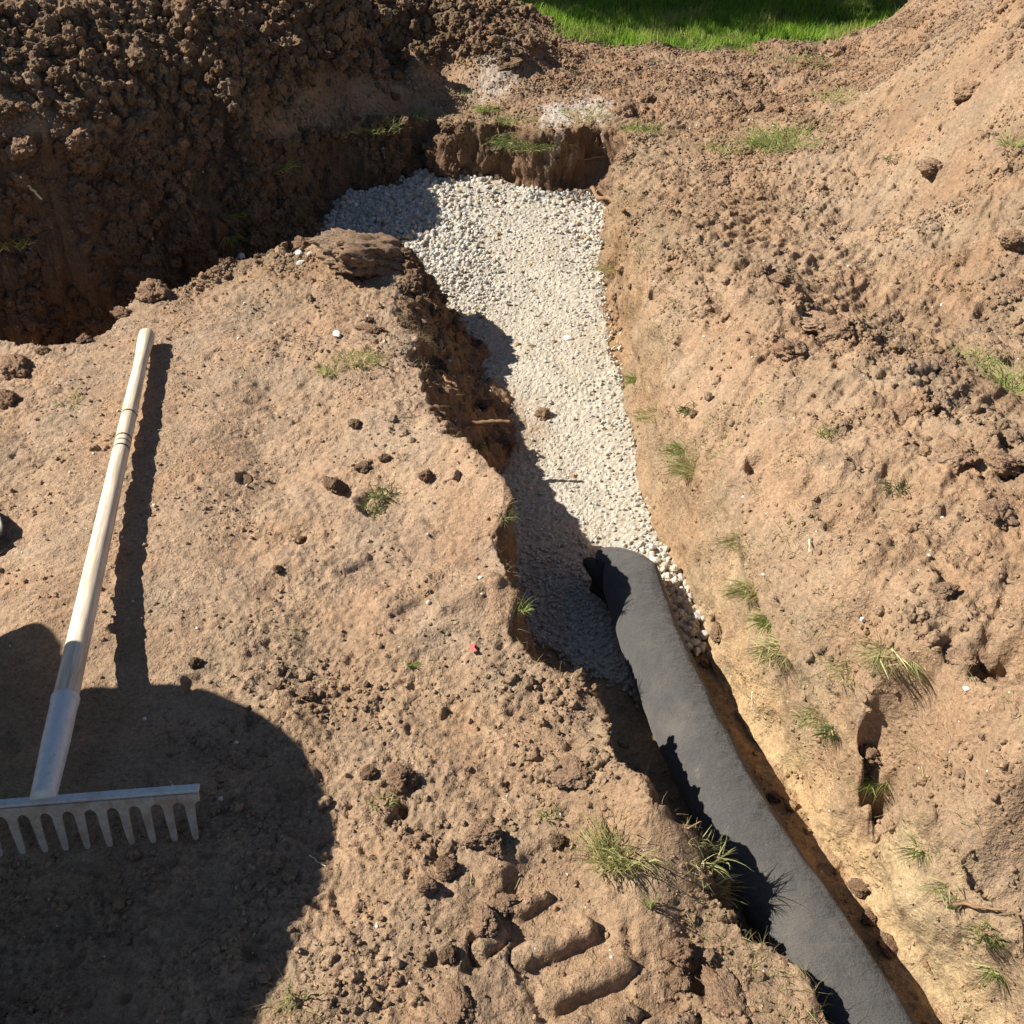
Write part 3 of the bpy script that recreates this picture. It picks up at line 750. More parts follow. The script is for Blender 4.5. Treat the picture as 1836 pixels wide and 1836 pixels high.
add_stones(gin * .5 + lw * .3, 3600, .0035, .0085, 1.8, .25, st_shapes, 32)
add_stones(lw * (nearend * smooth(.26, .34, x) * 2 + arm * .4), 1000, .008, .0125, 1.3, 1.2, st_fine, 33)
gravel = link('gravel', np_mesh('gravel', np.concatenate(VVs), np.concatenate(FFs), False, np.concatenate(CCs)), M['stone'])
tag(gravel, 'pale crushed stone gravel laid along the trench floor', 'gravel', kind='stuff')

# ---------------------------------------------------------------- individual clods
clod_me = {}
def clod_mesh(kind, v):
    k = (kind, v)
    if k not in clod_me:
        rough = .48; V, Fc = lump_shape(5, 300 + v * 3, rough, .8, 1.3, .15)
        me = np_mesh('clod', V, Fc, True); me.materials.append(M[kind]); clod_me[k] = me
    return clod_me[k]
# object coordinates of a unit lump: give the material its own scale
for k, tint in (('clod_dry', (.28, .182, .116, 1)), ('clod_mid', (.24, .152, .096, 1)), ('clod_dark', (.185, .12, .072, 1))):
    M[k] = soil_mat(k + '_lump', tint, 1.0, False, .05)
    for n_ in M[k].node_tree.nodes:
        if n_.type == 'BUMP': n_.inputs['Distance'].default_value *= 1.3
def clod(px, py, r, kind, label, group=None, v=None, sx=1, sz=1, rz=None, sink=.35):
    loc, nor = hit(px, py)
    if loc is None: return
    v = random.randrange(6) if v is None else v
    if r < .1: r *= .8
    if px > 1100 and py < 1500 and kind != 'clod_big':
        kind = 'clod_dry'; sink -= .2
    o = link('clod', clod_mesh(kind, v), None); o.scale = (r * sx, r, r * sz)
    o.rotation_euler = (random.uniform(-.4, .4), random.uniform(-.4, .4), random.uniform(0, 6.3) if rz is None else rz)
    o.location = loc + nor * (r * (sink - .15) * sz)
    tag(o, label, 'soil clod', group)
    return o
g = 'soil clods on the near left bank'
CL = [(668, 452, .135, 'clod_mid', 'large domed brown clod at the far corner of the left bank beside the gravel', 1.25, .52, .0),
      (722, 1395, .030, 'clod_mid', 'dark pitted lone clod on the bare soil between rake and pipe', 1.0, 1, .55),
      (862, 1500, .030, 'clod_dry', 'broken brown clod left of the big grass tuft by the pipe', 1.1, .9, .4),
      (888, 1525, .018, 'clod_dry', 'small angular clod touching the broken clod left of the grass tuft', 1, 1, .5),
      (800, 1565, .022, 'clod_mid', 'cleft clod casting a shadow up-left of the digger bars', 1, 1, .5),
      (765, 1592, .018, 'clod_dry', 'pale round clod just left of the cleft clod', 1, 1, .5),
      (895, 1620, .022, 'clod_dry', 'smooth clod at the left end of the topmost small bar', 1.2, .8, .4),
      (870, 1655, .026, 'clod_dry', 'rounded clod resting left of the uppermost long bar', 1.3, .8, .4),
      (800, 1712, .018, 'clod_dark', 'dark crumbly clod left of the long bars of pressed soil', 1, 1, .5),
      (1000, 1510, .016, 'clod_dark', 'small dark clod between broken clod and grass tuft', 1, 1, .4),
      (1215, 1705, .026, 'clod_mid', 'shaded clod beside the trench lip right of the long bars', 1, 1, .4),
      (1215, 1760, .019, 'clod_dry', 'angular pale clod under the shaded clod near the trench lip', 1, .9, .5),
      (1300, 1790, .034, 'clod_dry', 'flat pale slab of soil at the bottom edge near the trench', 1.4, .5, .5),
      (820, 1800, .026, 'clod_dry', 'low flat pale clod at the bottom edge left of the bars', 1.4, .6, .4),
      (725, 1465, .018, 'clod_mid', 'clod with a deep hollow below the dark pitted clod', 1, 1, .4),
      (660, 1385, .014, 'clod_mid', 'reddish small clod to the left of the dark pitted clod', 1.1, .8, .5),
      (1022, 1385, .032, 'clod_dry', 'smooth rounded lump of soil near the lip above the big tuft', 1.2, .6, .2),
      (600, 872, .024, 'clod_mid', 'brown clod with a dark underside left of the dark grass', 1, .9, .5),
      (652, 840, .024, 'clod_mid', 'brown clod in a small cluster above the dark grass', 1, .8, .4),
      (690, 822, .016, 'clod_mid', 'small round clod, rightmost of the cluster above the dark grass', 1, 1, .4),
      (765, 855, .019, 'clod_mid', 'round clod near the lip across from the shaded gravel', 1, 1, .4),
      (638, 762, .016, 'clod_dry', 'egg-shaped pale stone-like clod in the middle of the bank', 1.2, .9, .6),
      (545, 968, .012, 'clod_dark', 'tiny dark clod in a hollow right of the rake handle', 1, 1, .5),
      (497, 1022, .011, 'clod_mid', 'tiny round clod below the hollow right of the rake handle', 1, 1, .6),
      (445, 862, .015, 'clod_mid', 'split flat clod right of the rake handle bands', 1.4, .7, .4),
      (350, 1190, .016, 'clod_dark', 'dark rough clod just above the rounded shadow', 1, .9, .4),
      (495, 1235, .014, 'clod_mid', 'small clod right of the top of the rounded shadow', 1.1, .8, .4),
      (555, 1245, .020, 'clod_dry', 'smooth flat clod a little right of the rounded shadow', 1.3, .7, .4),
      (275, 530, .060, 'clod_mid', 'crumbling lump on the left bank edge above the rake handle knob', 1.1, .9, .2),
      (225, 565, .035, 'clod_mid', 'lump on the dark trench edge left of the rake handle knob', 1.2, .7, .2),
      (30, 660, .05, 'clod_mid', 'rough clod at the left picture edge beside the dark trench', 1.1, .9, .2),
      (15, 720, .04, 'clod_mid', 'lower rough clod at the left picture edge', 1, .9, .2),
      (80, 632, .022, 'clod_mid', 'small lump on the rim of the dark cross trench', 1, .9, .3),
      (150, 612, .022, 'clod_mid', 'lump on the cross trench rim left of the rake knob', 1.2, .8, .3),
      (340, 508, .03, 'clod_mid', 'low clod on the rim right of the crumbling lump', 1.1, .8, .3),
      (545, 440, .035, 'clod_mid', 'reddish clod behind the white pebbles on the left bank', 1.1, .8, .3),
      (660, 590, .030, 'clod_mid', 'torn brown clod on the left bank above the pale grass', 1.5, .6, .2),
      (660, 575, .018, 'clod_mid', 'small clod behind the torn brown clod', 1, .8, .3),
      (135, 255, .055, 'clod_mid', 'rounded boulder-like clod on the brow of the dark bank', 1.1, .9, .4),
      (40, 262, .05, 'clod_mid', 'clod on the dark bank brow near the left picture edge', 1.2, .8, .4),
      (250, 210, .045, 'clod_mid', 'clod on the brow right of the boulder-like clod', 1.2, .8, .4),
      (345, 205, .04, 'clod_dark', 'dark clod on the brow midway along the shaded bank', 1.1, .9, .4),
      (230, 100, .075, 'clod_dark', 'broad dark clod half way up the shaded heap', 1.3, .7, .3),
      (450, 160, .045, 'clod_dark', 'pale-topped clod low on the middle of the shaded heap', .9, 1.2, .4),
      (95, 85, .05, 'clod_dark', 'round clod high on the left side of the shaded heap', 1.1, .8, .4),
      (30, 20, .05, 'clod_mid', 'rounded clod in the top left corner of the heap', 1.2, .8, .4),
      (520, 80, .06, 'clod_dark', 'reddish broad clod on the right side of the shaded heap', 1.3, .8, .3),
      (890, 80, .055, 'clod_mid', 'jagged clod in the sunlit end of the heap below the lawn', 1, .9, .4),
      (830, 40, .045, 'clod_mid', 'clod near the top of the sunlit end of the heap', 1, .9, .4),
      (780, 90, .05, 'clod_dark', 'shadowed clod where the heap meets the bare ground', 1, .9, .4),
      (915, 115, .045, 'clod_dark', 'dark flat clod on the bare ground below the jagged clod', 1.5, .5, .3),
      (1500, 95, .085, 'clod_mid', 'large brown clod against the lawn left of the right heap', 1.2, .7, .3),
      (1640, 735, .055, 'clod_dry', 'upright horn-shaped clod on the right bank crest', .8, 1.35, .35),
      (1625, 750, .035, 'clod_mid', 'low lump leaning on the horn-shaped clod', 1.1, .8, .3),
      (1360, 490, .04, 'clod_dry', 'smooth round clod at the edge of the track on the right bank', 1, 1, .4),
      (1395, 500, .028, 'clod_dry', 'flat clod to the right of the smooth round clod', 1.2, .6, .4),
      (1460, 580, .06, 'clod_mid', 'wide crumbly clod on the middle of the right bank crest', 1.4, .7, .2),
      (1500, 590, .040, 'clod_dark', 'dark clod at the right end of the wide crumbly clod', 1.2, .8, .3),
      (1420, 630, .05, 'clod_dry', 'soft lump below the wide crumbly clod', 1.1, .8, .2),
      (1295, 325, .055, 'clod_mid', 'torn turf clod with grass on its left side above the gravel edge', .9, .9, .25),
      (1350, 195, .05, 'clod_mid', 'brown clod of a pair beyond the big pale tuft', .9, 1, .4),
      (1390, 200, .045, 'clod_mid', 'right-hand brown clod of the pair beyond the big pale tuft', .9, 1, .4),
      (1120, 200, .05, 'clod_mid', 'clod at the right end of the far trench wall', .9, 1, .3),
      (1160, 175, .035, 'clod_dark', 'small dark clod beyond the far trench wall corner', 1, .8, .3),
      (1675, 300, .06, 'clod_dry', 'lump half buried in the slope of the right heap', 1.1, .7, .2),
      (1740, 165, .055, 'clod_dry', 'rounded lump on the upper right heap', 1.1, .8, .3),
      (1820, 430, .05, 'clod_dry', 'clod among rubble by the right picture edge', 1.1, .7, .3),
      (1820, 520, .04, 'clod_dry', 'low clod at the right picture edge beside the track', 1.2, .7, .3),
      (1690, 655, .04, 'clod_mid', 'rusty brown fibrous clod on the track', 1.3, .7, .2),
      (1710, 815, .045, 'clod_mid', 'crumbly clod on the crest below the horn-shaped clod', 1.3, .8, .2),
      (1800, 830, .04, 'clod_mid', 'clod near the right edge below the crest', 1.2, .8, .3),
      (1790, 920, .035, 'clod_dry', 'pale low clod near the right picture edge', 1.2, .7, .3),
      (1690, 1060, .025, 'clod_mid', 'brown clod set in a hollow on the right bank', 1, .9, .3),
      (1700, 1170, .035, 'clod_mid', 'long overhanging clod above the dark holes', 1.7, .6, .2),
      (1560, 1350, .03, 'clod_mid', 'clod under the dark hole torn in the right bank', 1.1, .8, .3),
      (972, 748, .026, 'clod_dry', 'lone brown clod lying on the pale gravel', 1.1, .9, .7),
      (870, 725, .026, 'clod_mid', 'soil lump fallen on the gravel at the shaded wall foot', 1.4, .7, .4),
      (905, 790, .030, 'clod_mid', 'spilled soil lump at the start of the trench shadow', 1.3, .6, .4),
      (1292, 1138, .022, 'clod_mid', 'rust coloured clod at the near end of the gravel', 1.2, 1, .7),
      (1270, 1190, .024, 'clod_mid', 'clod wedged between the gravel end and the pipe', 1.1, .9, .6),
      (1120, 285, .045, 'clod_mid', 'clod overhanging the gravel by the thin twigs', 1, .9, .3),
      (1245, 745, .016, 'clod_dark', 'dark clod in the hole in the right trench wall', 1, 1, .5),
      (1545, 1590, .02, 'clod_mid', 'crumb of soil on the trench floor right of the pipe', 1.2, .8, .5),
      (1562, 1645, .016, 'clod_mid', 'small lump on the floor below the crumb right of the pipe', 1, .9, .5),
      (1600, 1700, .022, 'clod_dry', 'pale lump on the trench floor low down beside the pipe', 1.3, .7, .5),
      (1390, 1430, .018, 'clod_mid', 'small lump on the floor between pipe and clay wall', 1.1, .8, .5)]
M['clod_big'] = soil_mat('clod_big', (.235, .155, .10, 1), 1.0, False, .16)
for i, (px, py, r, kd, lb, sx, sz_, sk) in enumerate(CL):
    clod(px, py, r, 'clod_big' if i == 0 else kd, lb, 'large soil clods on banks and heaps', i % 6, sx, sz_, None, sk)
# lumps crowding the shaded heap, alike
rs2 = random.Random(3); cnt = 0
while cnt < 130:
    px = rs2.uniform(-60, 1010); py = rs2.uniform(-30, 240 if px < 720 else 95)
    if px > 1000 and py > 60: continue
    r = .014 + .028 * rs2.random() ** 2
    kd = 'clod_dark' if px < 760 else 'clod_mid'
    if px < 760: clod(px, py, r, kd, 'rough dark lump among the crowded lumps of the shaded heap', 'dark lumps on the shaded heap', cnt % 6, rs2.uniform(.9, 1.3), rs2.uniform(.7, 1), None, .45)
    else: clod(px, py, r, kd, 'rough brown lump in the sunlit end of the heap', 'brown lumps on the sunlit end of the heap', cnt % 6, rs2.uniform(.9, 1.3), rs2.uniform(.7, 1), None, .45)
    cnt += 1

# pale pebbles
def pebble(px, py, r, label, sx=1):
    loc, nor = hit(px, py); V, Fc = lump_shape(3, 500 + px, .2, .7, 1, .8)
    me = np_mesh('pebble', V * r, Fc, False, np.tile((.68, .66, .62), (len(V), 1))); o = link('pebble', me, M['stone'])
    o.location = loc + nor * r * .4; o.scale = (sx, 1, 1); o.rotation_euler = (0, 0, px); tag(o, label, 'pebble', 'white pebbles on soil')
pebble(538, 457, .014, 'white pebble, left of the trio on the far left bank'); pebble(558, 458, .012, 'white pebble, right of the trio on the far left bank')
pebble(541, 474, .011, 'white pebble, lowest of the trio on the far left bank', 1.4); pebble(432, 458, .016, 'dusty grey pebble on the rim left of the white trio')
pebble(602, 600, .011, 'flat white pebble alone above the pale grass', 1.5); pebble(1018, 610, .015, 'brightest white stone on the gravel', 1.3)
pebble(1735, 1235, .005, 'white pebble by the dark holes on the right bank'); pebble(1548, 1110, .005, 'tiny white pebble above the dark drooping tuft')

# ---------------------------------------------------------------- ribbons: grass and roots
def blades(n, spread, hgt, wid, rs, lean=.6, dirv=(0, 0, 1), segs=4, droop=.5):
    V = []; Fc = []
    dv = np.array(dirv, float); dv /= np.linalg.norm(dv)
    for i in range(n):
        a = rs.uniform(0, 6.283); rr = spread * math.sqrt(rs.random())
        b = np.array([math.cos(a) * rr, math.sin(a) * rr * .7, -.004])
        aa = a + rs.uniform(-1, 1) * (1 if rs.random() < .5 else 3.1); l = lean * rs.random() ** .7
        d = dv + np.array([math.cos(aa), math.sin(aa), 0]) * l * 1.3; d /= np.linalg.norm(d)
        L = hgt * rs.uniform(.45, 1.15); wd = wid * rs.uniform(.7, 1.3); p = b.copy()
        side = np.cross(d, [math.cos(aa + 1.3), math.sin(aa + 1.3), .3]); side /= max(1e-6, np.linalg.norm(side))
        o = len(V)
        for s in range(segs + 1):
            t = s / segs; ww = wd * (1 - t ** 1.6) * .5 + wid * .06
            V.append(p - side * ww); V.append(p + side * ww)
            p = p + d * L / segs; d = d + np.array([math.cos(aa) * .25, math.sin(aa) * .25, -droop]) * (l + .2) * (.5 + t) * .6
            d /= np.linalg.norm(d)
        for s in range(segs): Fc.append((o + 2 * s, o + 2 * s + 1, o + 2 * s + 3, o + 2 * s + 2))
    return V, Fc
def tuft(px, py, n, spread, hgt, kind, label, lean=.8, dirv=(0, 0, 1), wid=.0022, droop=.6, dead=0, name='grass_tuft'):
    loc, nor = hit(px, py)
    rs = random.Random(px * 31 + py)
    o = empty(name, loc); tag(o, label, 'grass tuft', 'grass tufts on the trench banks')
    V, Fc = blades(n, spread, hgt, wid, rs, lean, dirv, 4, droop)
    if dead == 0: dead = int(n * .35)
    link('green_blades', np_mesh('green_blades', V, Fc, True), M[kind], o)
    V, Fc = blades(int(dead * 1.6), spread * 1.35, hgt * .75, wid * .8, rs, lean * 1.4, dirv, 4, droop * 1.3)
    link('dry_blades', np_mesh('dry_blades', V, Fc, True), M['grass_straw'], o)
    return o
G, St, D = 'grass_green', 'grass_straw', 'grass_dark'
TF = [(1112, 1525, 150, .036, .058, St, 'bushy pale tuft on the left bank above the pressed bars', 1.2, (0, 0, 1)),
      (1262, 1532, 20, .022, .048, St, 'upright sunlit tuft on the lip against the black pipe', .8, (.45, 0, 1)),
      (1290, 1590, 18, .02, .035, St, 'sparse tuft hanging down the wall onto the pipe', .9, (.9, -.2, .25)),
      (645, 645, 90, .040, .040, St, 'pale dry tuft near the lip of the left bank', 1.2, (0, 0, 1)),
      (590, 668, 40, .018, .04, St, 'small pale tuft left of the dry tuft on the left bank', 1.2, (0, 0, 1)),
      (690, 885, 40, .022, .034, D, 'dark green upper clump in the middle of the left bank', 1.1, (0, 0, 1)),
      (665, 920, 50, .024, .034, D, 'dark green lower clump in the middle of the left bank', 1.1, (0, 0, 1)),
      (1412, 258, 170, .11, .085, G, 'largest pale green tuft on the right bank', 1.1, (0, 0, 1)),
      (1500, 178, 40, .05, .07, St, 'thin dry tuft beyond the largest tuft on the right bank', 1.0, (0, 0, 1)),
      (1300, 265, 60, .06, .05, St, 'straw coloured strip of grass on the torn turf clod', 1.1, (0, 0, 1)),
      (1820, 700, 90, .055, .075, G, 'green tuft at the right picture edge on the track', 1.0, (0, 0, 1)),
      (1745, 645, 40, .04, .035, G, 'low green tuft left of the one at the right edge', 1.3, (0, 0, 1)),
      (495, 305, 32, .03, .08, G, 'bright tuft sticking out of the dark bank face', .8, (.4, -.3, .6)),
      (413, 385, 26, .03, .07, G, 'bright tuft low on the dark bank face near the lip', .9, (.4, -.3, .3)),
      (410, 420, 20, .02, .06, G, 'drooping blades under the low tuft of the dark bank', .9, (.4, -.3, -.3)),
      (20, 435, 34, .05, .06, G, 'green tuft on the dark bank at the left picture edge', .9, (.2, -.3, .6)),
      (650, 228, 80, .11, .06, G, 'wide fringe of grass along the dark bank brow', 1.1, (.1, -.3, .5)),
      (735, 210, 60, .07, .06, G, 'shaded grass at the inner corner of the far bank', 1.1, (.1, -.3, .5)),
      (690, 110, 30, .06, .06, D, 'faint dark grass in the crease of the heap', 1.1, (.1, -.3, .5)),
      (820, 168, 22, .05, .04, G, 'thin blades on the sunlit ground left of the far wall', 1.3, (0, 0, 1)),
      (872, 195, 50, .03, .07, G, 'green tuft on the left end of the far wall lip', 1.0, (.1, -.6, .4)),
      (948, 252, 220, .10, .055, D, 'mossy mat drooping over the far trench wall', 1.0, (0, -.7, .1)),
      (925, 215, 60, .06, .04, G, 'yellowish fringe above the mossy mat', 1.2, (0, -.5, .6)),
      (1050, 205, 70, .08, .04, St, 'frosty pale grass on the lump of the far wall', 1.2, (0, -.3, .8)),
      (1150, 232, 50, .06, .05, G, 'green tuft at the right end of the far wall', 1.1, (0, -.4, .7)),
      (1245, 840, 90, .034, .055, St, 'pale bushy tuft on the right trench wall facing the shadow', 1.1, (-.5, -.3, .5)),
      (1225, 805, 40, .024, .04, G, 'green blades just above the pale bushy tuft', 1.1, (-.5, -.3, .5)),
      (1140, 680, 40, .02, .045, G, 'small green tuft on the wall at the gravel edge', 1.0, (-.5, -.3, .5)),
      (1175, 745, 40, .035, .03, St, 'thin row of green on the wall below the small tuft', 1.0, (-.5, -.3, .5)),
      (1240, 735, 30, .02, .03, D, 'dark grass lining the hole in the right wall', 1.0, (-.5, -.3, .5)),
      (1095, 480, 30, .03, .06, St, 'dry wisps on the right wall high above the gravel', 1.0, (-.5, -.3, .5)),
      (1350, 1055, 60, .026, .042, St, 'grass clump on the right wall level with the pipe mouth', 1.0, (-.5, -.4, .3)),
      (1378, 1110, 24, .016, .04, G, 'bright blue-green blades on the wall beside the pipe', .8, (-.6, -.4, .2)),
      (1400, 1165, 50, .026, .045, St, 'dry fringe under the bright blades beside the pipe', 1.0, (-.5, -.4, .1)),
      (1330, 970, 36, .026, .04, St, 'faint straw on the right wall above the pipe mouth', 1.0, (-.5, -.4, .3)),
      (1610, 1175, 45, .028, .045, St, 'dark drooping tuft above the deep hole on the right bank', 1.0, (-.2, -.8, .1)),
      (1585, 1170, 26, .024, .05, St, 'pale blades around the dark drooping tuft', 1.2, (-.3, -.4, .5)),
      (1530, 1200, 30, .03, .04, St, 'rusty dry grass left of the deep hole', 1.1, (-.3, -.5, .3)),
      (1480, 1290, 44, .03, .04, St, 'matted dry grass on the wall above the clay', 1.1, (-.5, -.4, .2)),
      (1500, 1310, 26, .016, .03, D, 'dark short grass under the matted dry grass', 1.1, (-.5, -.4, .1)),
      (1570, 1400, 22, .016, .035, G, 'few blades where the clay wall starts', 1.0, (-.5, -.4, .2)),
      (1655, 1522, 22, .014, .035, G, 'few blades high on the clay wall near the bottom right', 1.0, (-.5, -.4, .3)),
      (1712, 1600, 30, .02, .03, St, 'straw wisps on the wall between two green sprigs', 1.0, (-.5, -.4, .2)),
      (1775, 1675, 44, .018, .04, G, 'green sprig in a hollow at the lower right', .9, (-.3, -.3, .5)),
      (1790, 1740, 18, .012, .035, G, 'curled blades under the green sprig at lower right', 1.2, (-.5, -.4, -.1)),
      (530, 1795, 16, .014, .055, St, 'tiny dry sprout at the bottom beside the rounded shadow', .9, (-.1, -.5, .5)),
      (930, 1092, 18, .012, .03, G, 'little green sprout on the lip opposite the pipe mouth', 1.0, (.2, 0, .7)),
      (985, 1462, 18, .010, .022, G, 'little sprout left of the bushy pale tuft', 1.0, (0, 0, 1)),
      (685, 1435, 20, .014, .022, St, 'yellowish sprout under the dark pitted clod', 1.0, (0, 0, 1)),
      (515, 1137, 18, .018, .022, St, 'flattened dry blades in the middle of the left bank', 1.6, (0, 0, .4)),
      (735, 1190, 14, .010, .02, G, 'tiny green sprout near the red leaf', 1.1, (0, 0, 1)),
      (1483, 776, 18, .014, .026, G, 'tiny sprout on the smooth slope of the right bank', 1.0, (-.3, -.3, .6)),
      (1365, 715, 12, .012, .035, St, 'two crossed straws on the smooth slope', 1.4, (.4, -.3, .3)),
      (1820, 258, 26, .03, .05, G, 'small tuft at the right picture edge on the heap', 1.0, (0, 0, 1)),
      (1610, 870, 22, .02, .03, D, 'scrap of dark grass under the crest clod', 1.0, (-.3, -.3, .4)),
      (800, 1005, 0, 0, 0, None, None, 0, None),
      (905, 925, 14, .012, .03, D, 'few stray blades on the lip left of the trench shadow', 1.1, (.4, -.1, .6)),
      (850, 800, 20, .02, .025, D, 'low grass on the left lip below the stick', 1.2, (.4, 0, .5)),
      (1255, 1470, 16, .014, .03, G, 'short blades behind the upright sunlit tuft', 1.1, (.4, 0, .6)),
      (1165, 1625, 5, .004, .05, G, 'single green blade standing below the bushy tuft', .3, (0, 0, 1)),
      (130, 718, 10, .02, .05, St, 'two bent straws left of the rake handle', 2.0, (0, 0, .3)),
      (1380, 40, 0, 0, 0, None, None, 0, None), (1440, 110, 50, .1, .05, G, 'pale grass showing through soil below the lawn', 1.3, (0, 0, .6)),
      (1600, 285, 12, .02, .04, D, 'wisp beside the lump in the right heap slope', 1.2, (0, 0, .6))]
for px, py, n, sp, hg, kd, lb, ln, dv in TF:
    if n: tuft(px, py, int(n * 2.0), sp * 1.25, hg * 1.1, kd, lb, ln, dv)

# short root hair along the cut edges
def ribbon_set(P, D, L, W, rs, segs=3, droop=.8):
    n = len(P); V = np.zeros((n, segs + 1, 2, 3)); p = P.copy(); d = D / np.linalg.norm(D, axis=1)[:, None]
    side = np.cross(d, rs.randn(n, 3)); side /= np.linalg.norm(side, axis=1)[:, None]
    for s in range(segs + 1):
        ww = (W * (1 - .8 * s / segs))[:, None] * .5
        V[:, s, 0] = p - side * ww; V[:, s, 1] = p + side * ww
        p = p + d * (L / segs)[:, None]; d = d + rs.randn(n, 3) * .25 + np.array([0, 0, -droop * .4]); d /= np.linalg.norm(d, axis=1)[:, None]
    q = np.arange(segs)[None, :] * 2 + (np.arange(n) * (segs + 1) * 2)[:, None]
    Fc = np.stack([q, q + 1, q + 3, q + 2], -1).reshape(-1, 4)
    return V.reshape(-1, 3), Fc
rs = np.random.RandomState(77)
hairw = near * smooth(.0, .12, ts) * smooth(.55, .25, ts) * (.1 + smooth(-.1, .3, fbm2(x, y, 5, 2, 180)))
i1 = pick(hairw * (y < 4.6) * (1 + 2 * (x < .25)), 11000, 41)
L = .008 + .022 * rs.rand(len(i1)) ** 2; W = .0005 + .0005 * rs.rand(len(i1))
V, Fc = ribbon_set(flatP[i1], flatN[i1] + rs.randn(len(i1), 3) * .9 + np.array([0, 0, -.3]), L, W, rs)
tag(link('root_hairs', np_mesh('root_hairs', V, Fc), plain('root_hair', (.26, .19, .10), .8)), 'fine brown root hairs fringing the cut trench edges', 'roots', kind='stuff')
# thin scattered straw on the soil
i1 = pick(soilw * (1 - heapL) * (.3 + rightb), 1100, 43)
L = .012 + .03 * rs.rand(len(i1)) ** 2; W = .0009 + .0007 * rs.rand(len(i1))
dd = rs.randn(len(i1), 3); dd[:, 2] *= .15; dd += flatN[i1] * .3
V, Fc = ribbon_set(flatP[i1] + flatN[i1] * .002, dd, L, W, rs, 3, .3)
tag(link('straw_bits', np_mesh('straw_bits', V, Fc), M['grass_straw']), 'scattered bits of dry straw lying on the soil', 'straw', kind='stuff')

# dry stubble along the right lip and the far lip
fr_ = near * smooth(-.16, -.04, S) * smooth(.35, .1, ts) * ((x > .25) + (y > 3.9) * .7) * smooth(.0, .35, fbm2(x, y, 6, 3, 185) + .12)
i1 = pick(fr_, 3600, 47)
L = .010 + .028 * rs.rand(len(i1)) ** 1.6; W = .0008 + .0009 * rs.rand(len(i1))
dd = rs.randn(len(i1), 3) * .6 + flatN[i1] * .8
V, Fc = ribbon_set(flatP[i1], dd, L, W, rs, 3, .7)
tag(link('dry_stubble', np_mesh('dry_stubble', V, Fc), grass_mat('stubble', (.36, .30, .15, 1), (.20, .22, .08, 1))), 'dry grass stubble fringing the right and far trench lips', 'dry grass', kind='stuff')

# lawn beyond
rs = np.random.RandomState(78)
lw_ = lawnm * (y < 7.6)
lwm = lw_ * (x > -1.4) * (x < 3.4)
i1 = pick(lwm, 60000, 45)
L = .028 + .035 * rs.rand(len(i1)); W = .003 + .0025 * rs.rand(len(i1))
base = flatP[i1].copy(); base[:, :2] += (rs.rand(len(i1), 2) - .5) * .02
dd = rs.randn(len(i1), 3) * .32; dd[:, 2] = 1
V, Fc = ribbon_set(base, dd, L, W, rs, 2, .5)
tag(link('lawn', np_mesh('lawn', V, Fc), M['lawn']), 'bright green lawn beyond the dug ground, partly shaded', 'lawn', kind='stuff')

# hedge whose shadow lies on the lawn
def hedge():
    rs = np.random.RandomState(5); n = 26000
    r = empty('hedge', (2.2, 6.82, 0)); tag(r, 'dark green clipped hedge standing behind the lawn', 'hedge')
    lx = rs.rand(n) * 4.9 - 2.25; 
    top = 1.30 + .12 * np.sin(lx * 2.1) + .07 * np.sin(lx * 5.3 + 1) + .04 * np.sin(lx * 13)
    lz = .03 + (top) * rs.rand(n) ** .8; ly = (rs.rand(n) - .5) * (.75 + .15 * np.sin(lx * 4)) 
    P = np.stack([lx, ly, lz], 1); d = rs.randn(n, 3); d[:, 2] += .3
    V, Fc = ribbon_set(P, d, .05 + .03 * rs.rand(n), .03 + .02 * rs.rand(n), rs, 1, .2)
    link('foliage', np_mesh('foliage', V, Fc, False), M['leaf'], r)
    VV = []; FF = []
    for i in range(9):
        bx = -2.0 + i * .55; k = len(VV)
        for zz_, rr in ((-.02, .03), (.6, .022), (1.1, .01)):
            for a in range(8): VV.append((bx + .05 * math.sin(zz_ * 4 + i) + rr * math.cos(a * math.pi / 4), .05 * math.cos(zz_ * 3 + i) + rr * math.sin(a * math.pi / 4), zz_))
        for l in range(2):
            for a in range(8): FF.append((k + l * 8 + a, k + l * 8 + (a + 1) % 8, k + l * 8 + 8 + (a + 1) % 8, k + l * 8 + 8 + a))
        link('stem', np_mesh('stem', VV[k:], np.array(FF[-16:]) - k), M['root'], r)
hedge()
def tree():
    rs = np.random.RandomState(9); n = 30000
    r = empty('broadleaf_tree', (-1.6, 7.0, 0)); tag(r, 'broadleaf tree left of the hedge, shading the lawn', 'tree')
    cl = rs.randn(60, 3); cl /= np.linalg.norm(cl, axis=1)[:, None]; cl *= np.array([1.75, 1.1, 1.25]) * (rs.rand(60, 1) ** .4); cl += [0, 0, 2.75]
    P = cl[rs.randint(0, 60, n)] + rs.randn(n, 3) * .19
    V, Fc = ribbon_set(P, rs.randn(n, 3), .07 + .04 * rs.rand(n), .05 + .03 * rs.rand(n), rs, 1, .3)
    link('crown', np_mesh('crown', V, Fc, False), M['leaf'], r)
    Vt, Ft = tube(catmull([(0, 0, -.1), (.03, 0, .7), (-.02, .03, 1.5), (0, 0, 2.3)], 5), [.11 - .004 * i for i in range(16)], 14, True, .06); poly_obj('trunk', Vt, Ft, M['root'], r)
    for i in range(7):
        q = cl[i * 8]; Vt, Ft = tube(catmull([(0, 0, 1.3 + .1 * i), (q[0] * .5, q[1] * .5, 1.6 + (q[2] - 1.6) * .6), tuple(q)], 5), [.045 - .004 * k for k in range(11)], 8, True, .08); poly_obj('limb', Vt, Ft, M['root'], r)

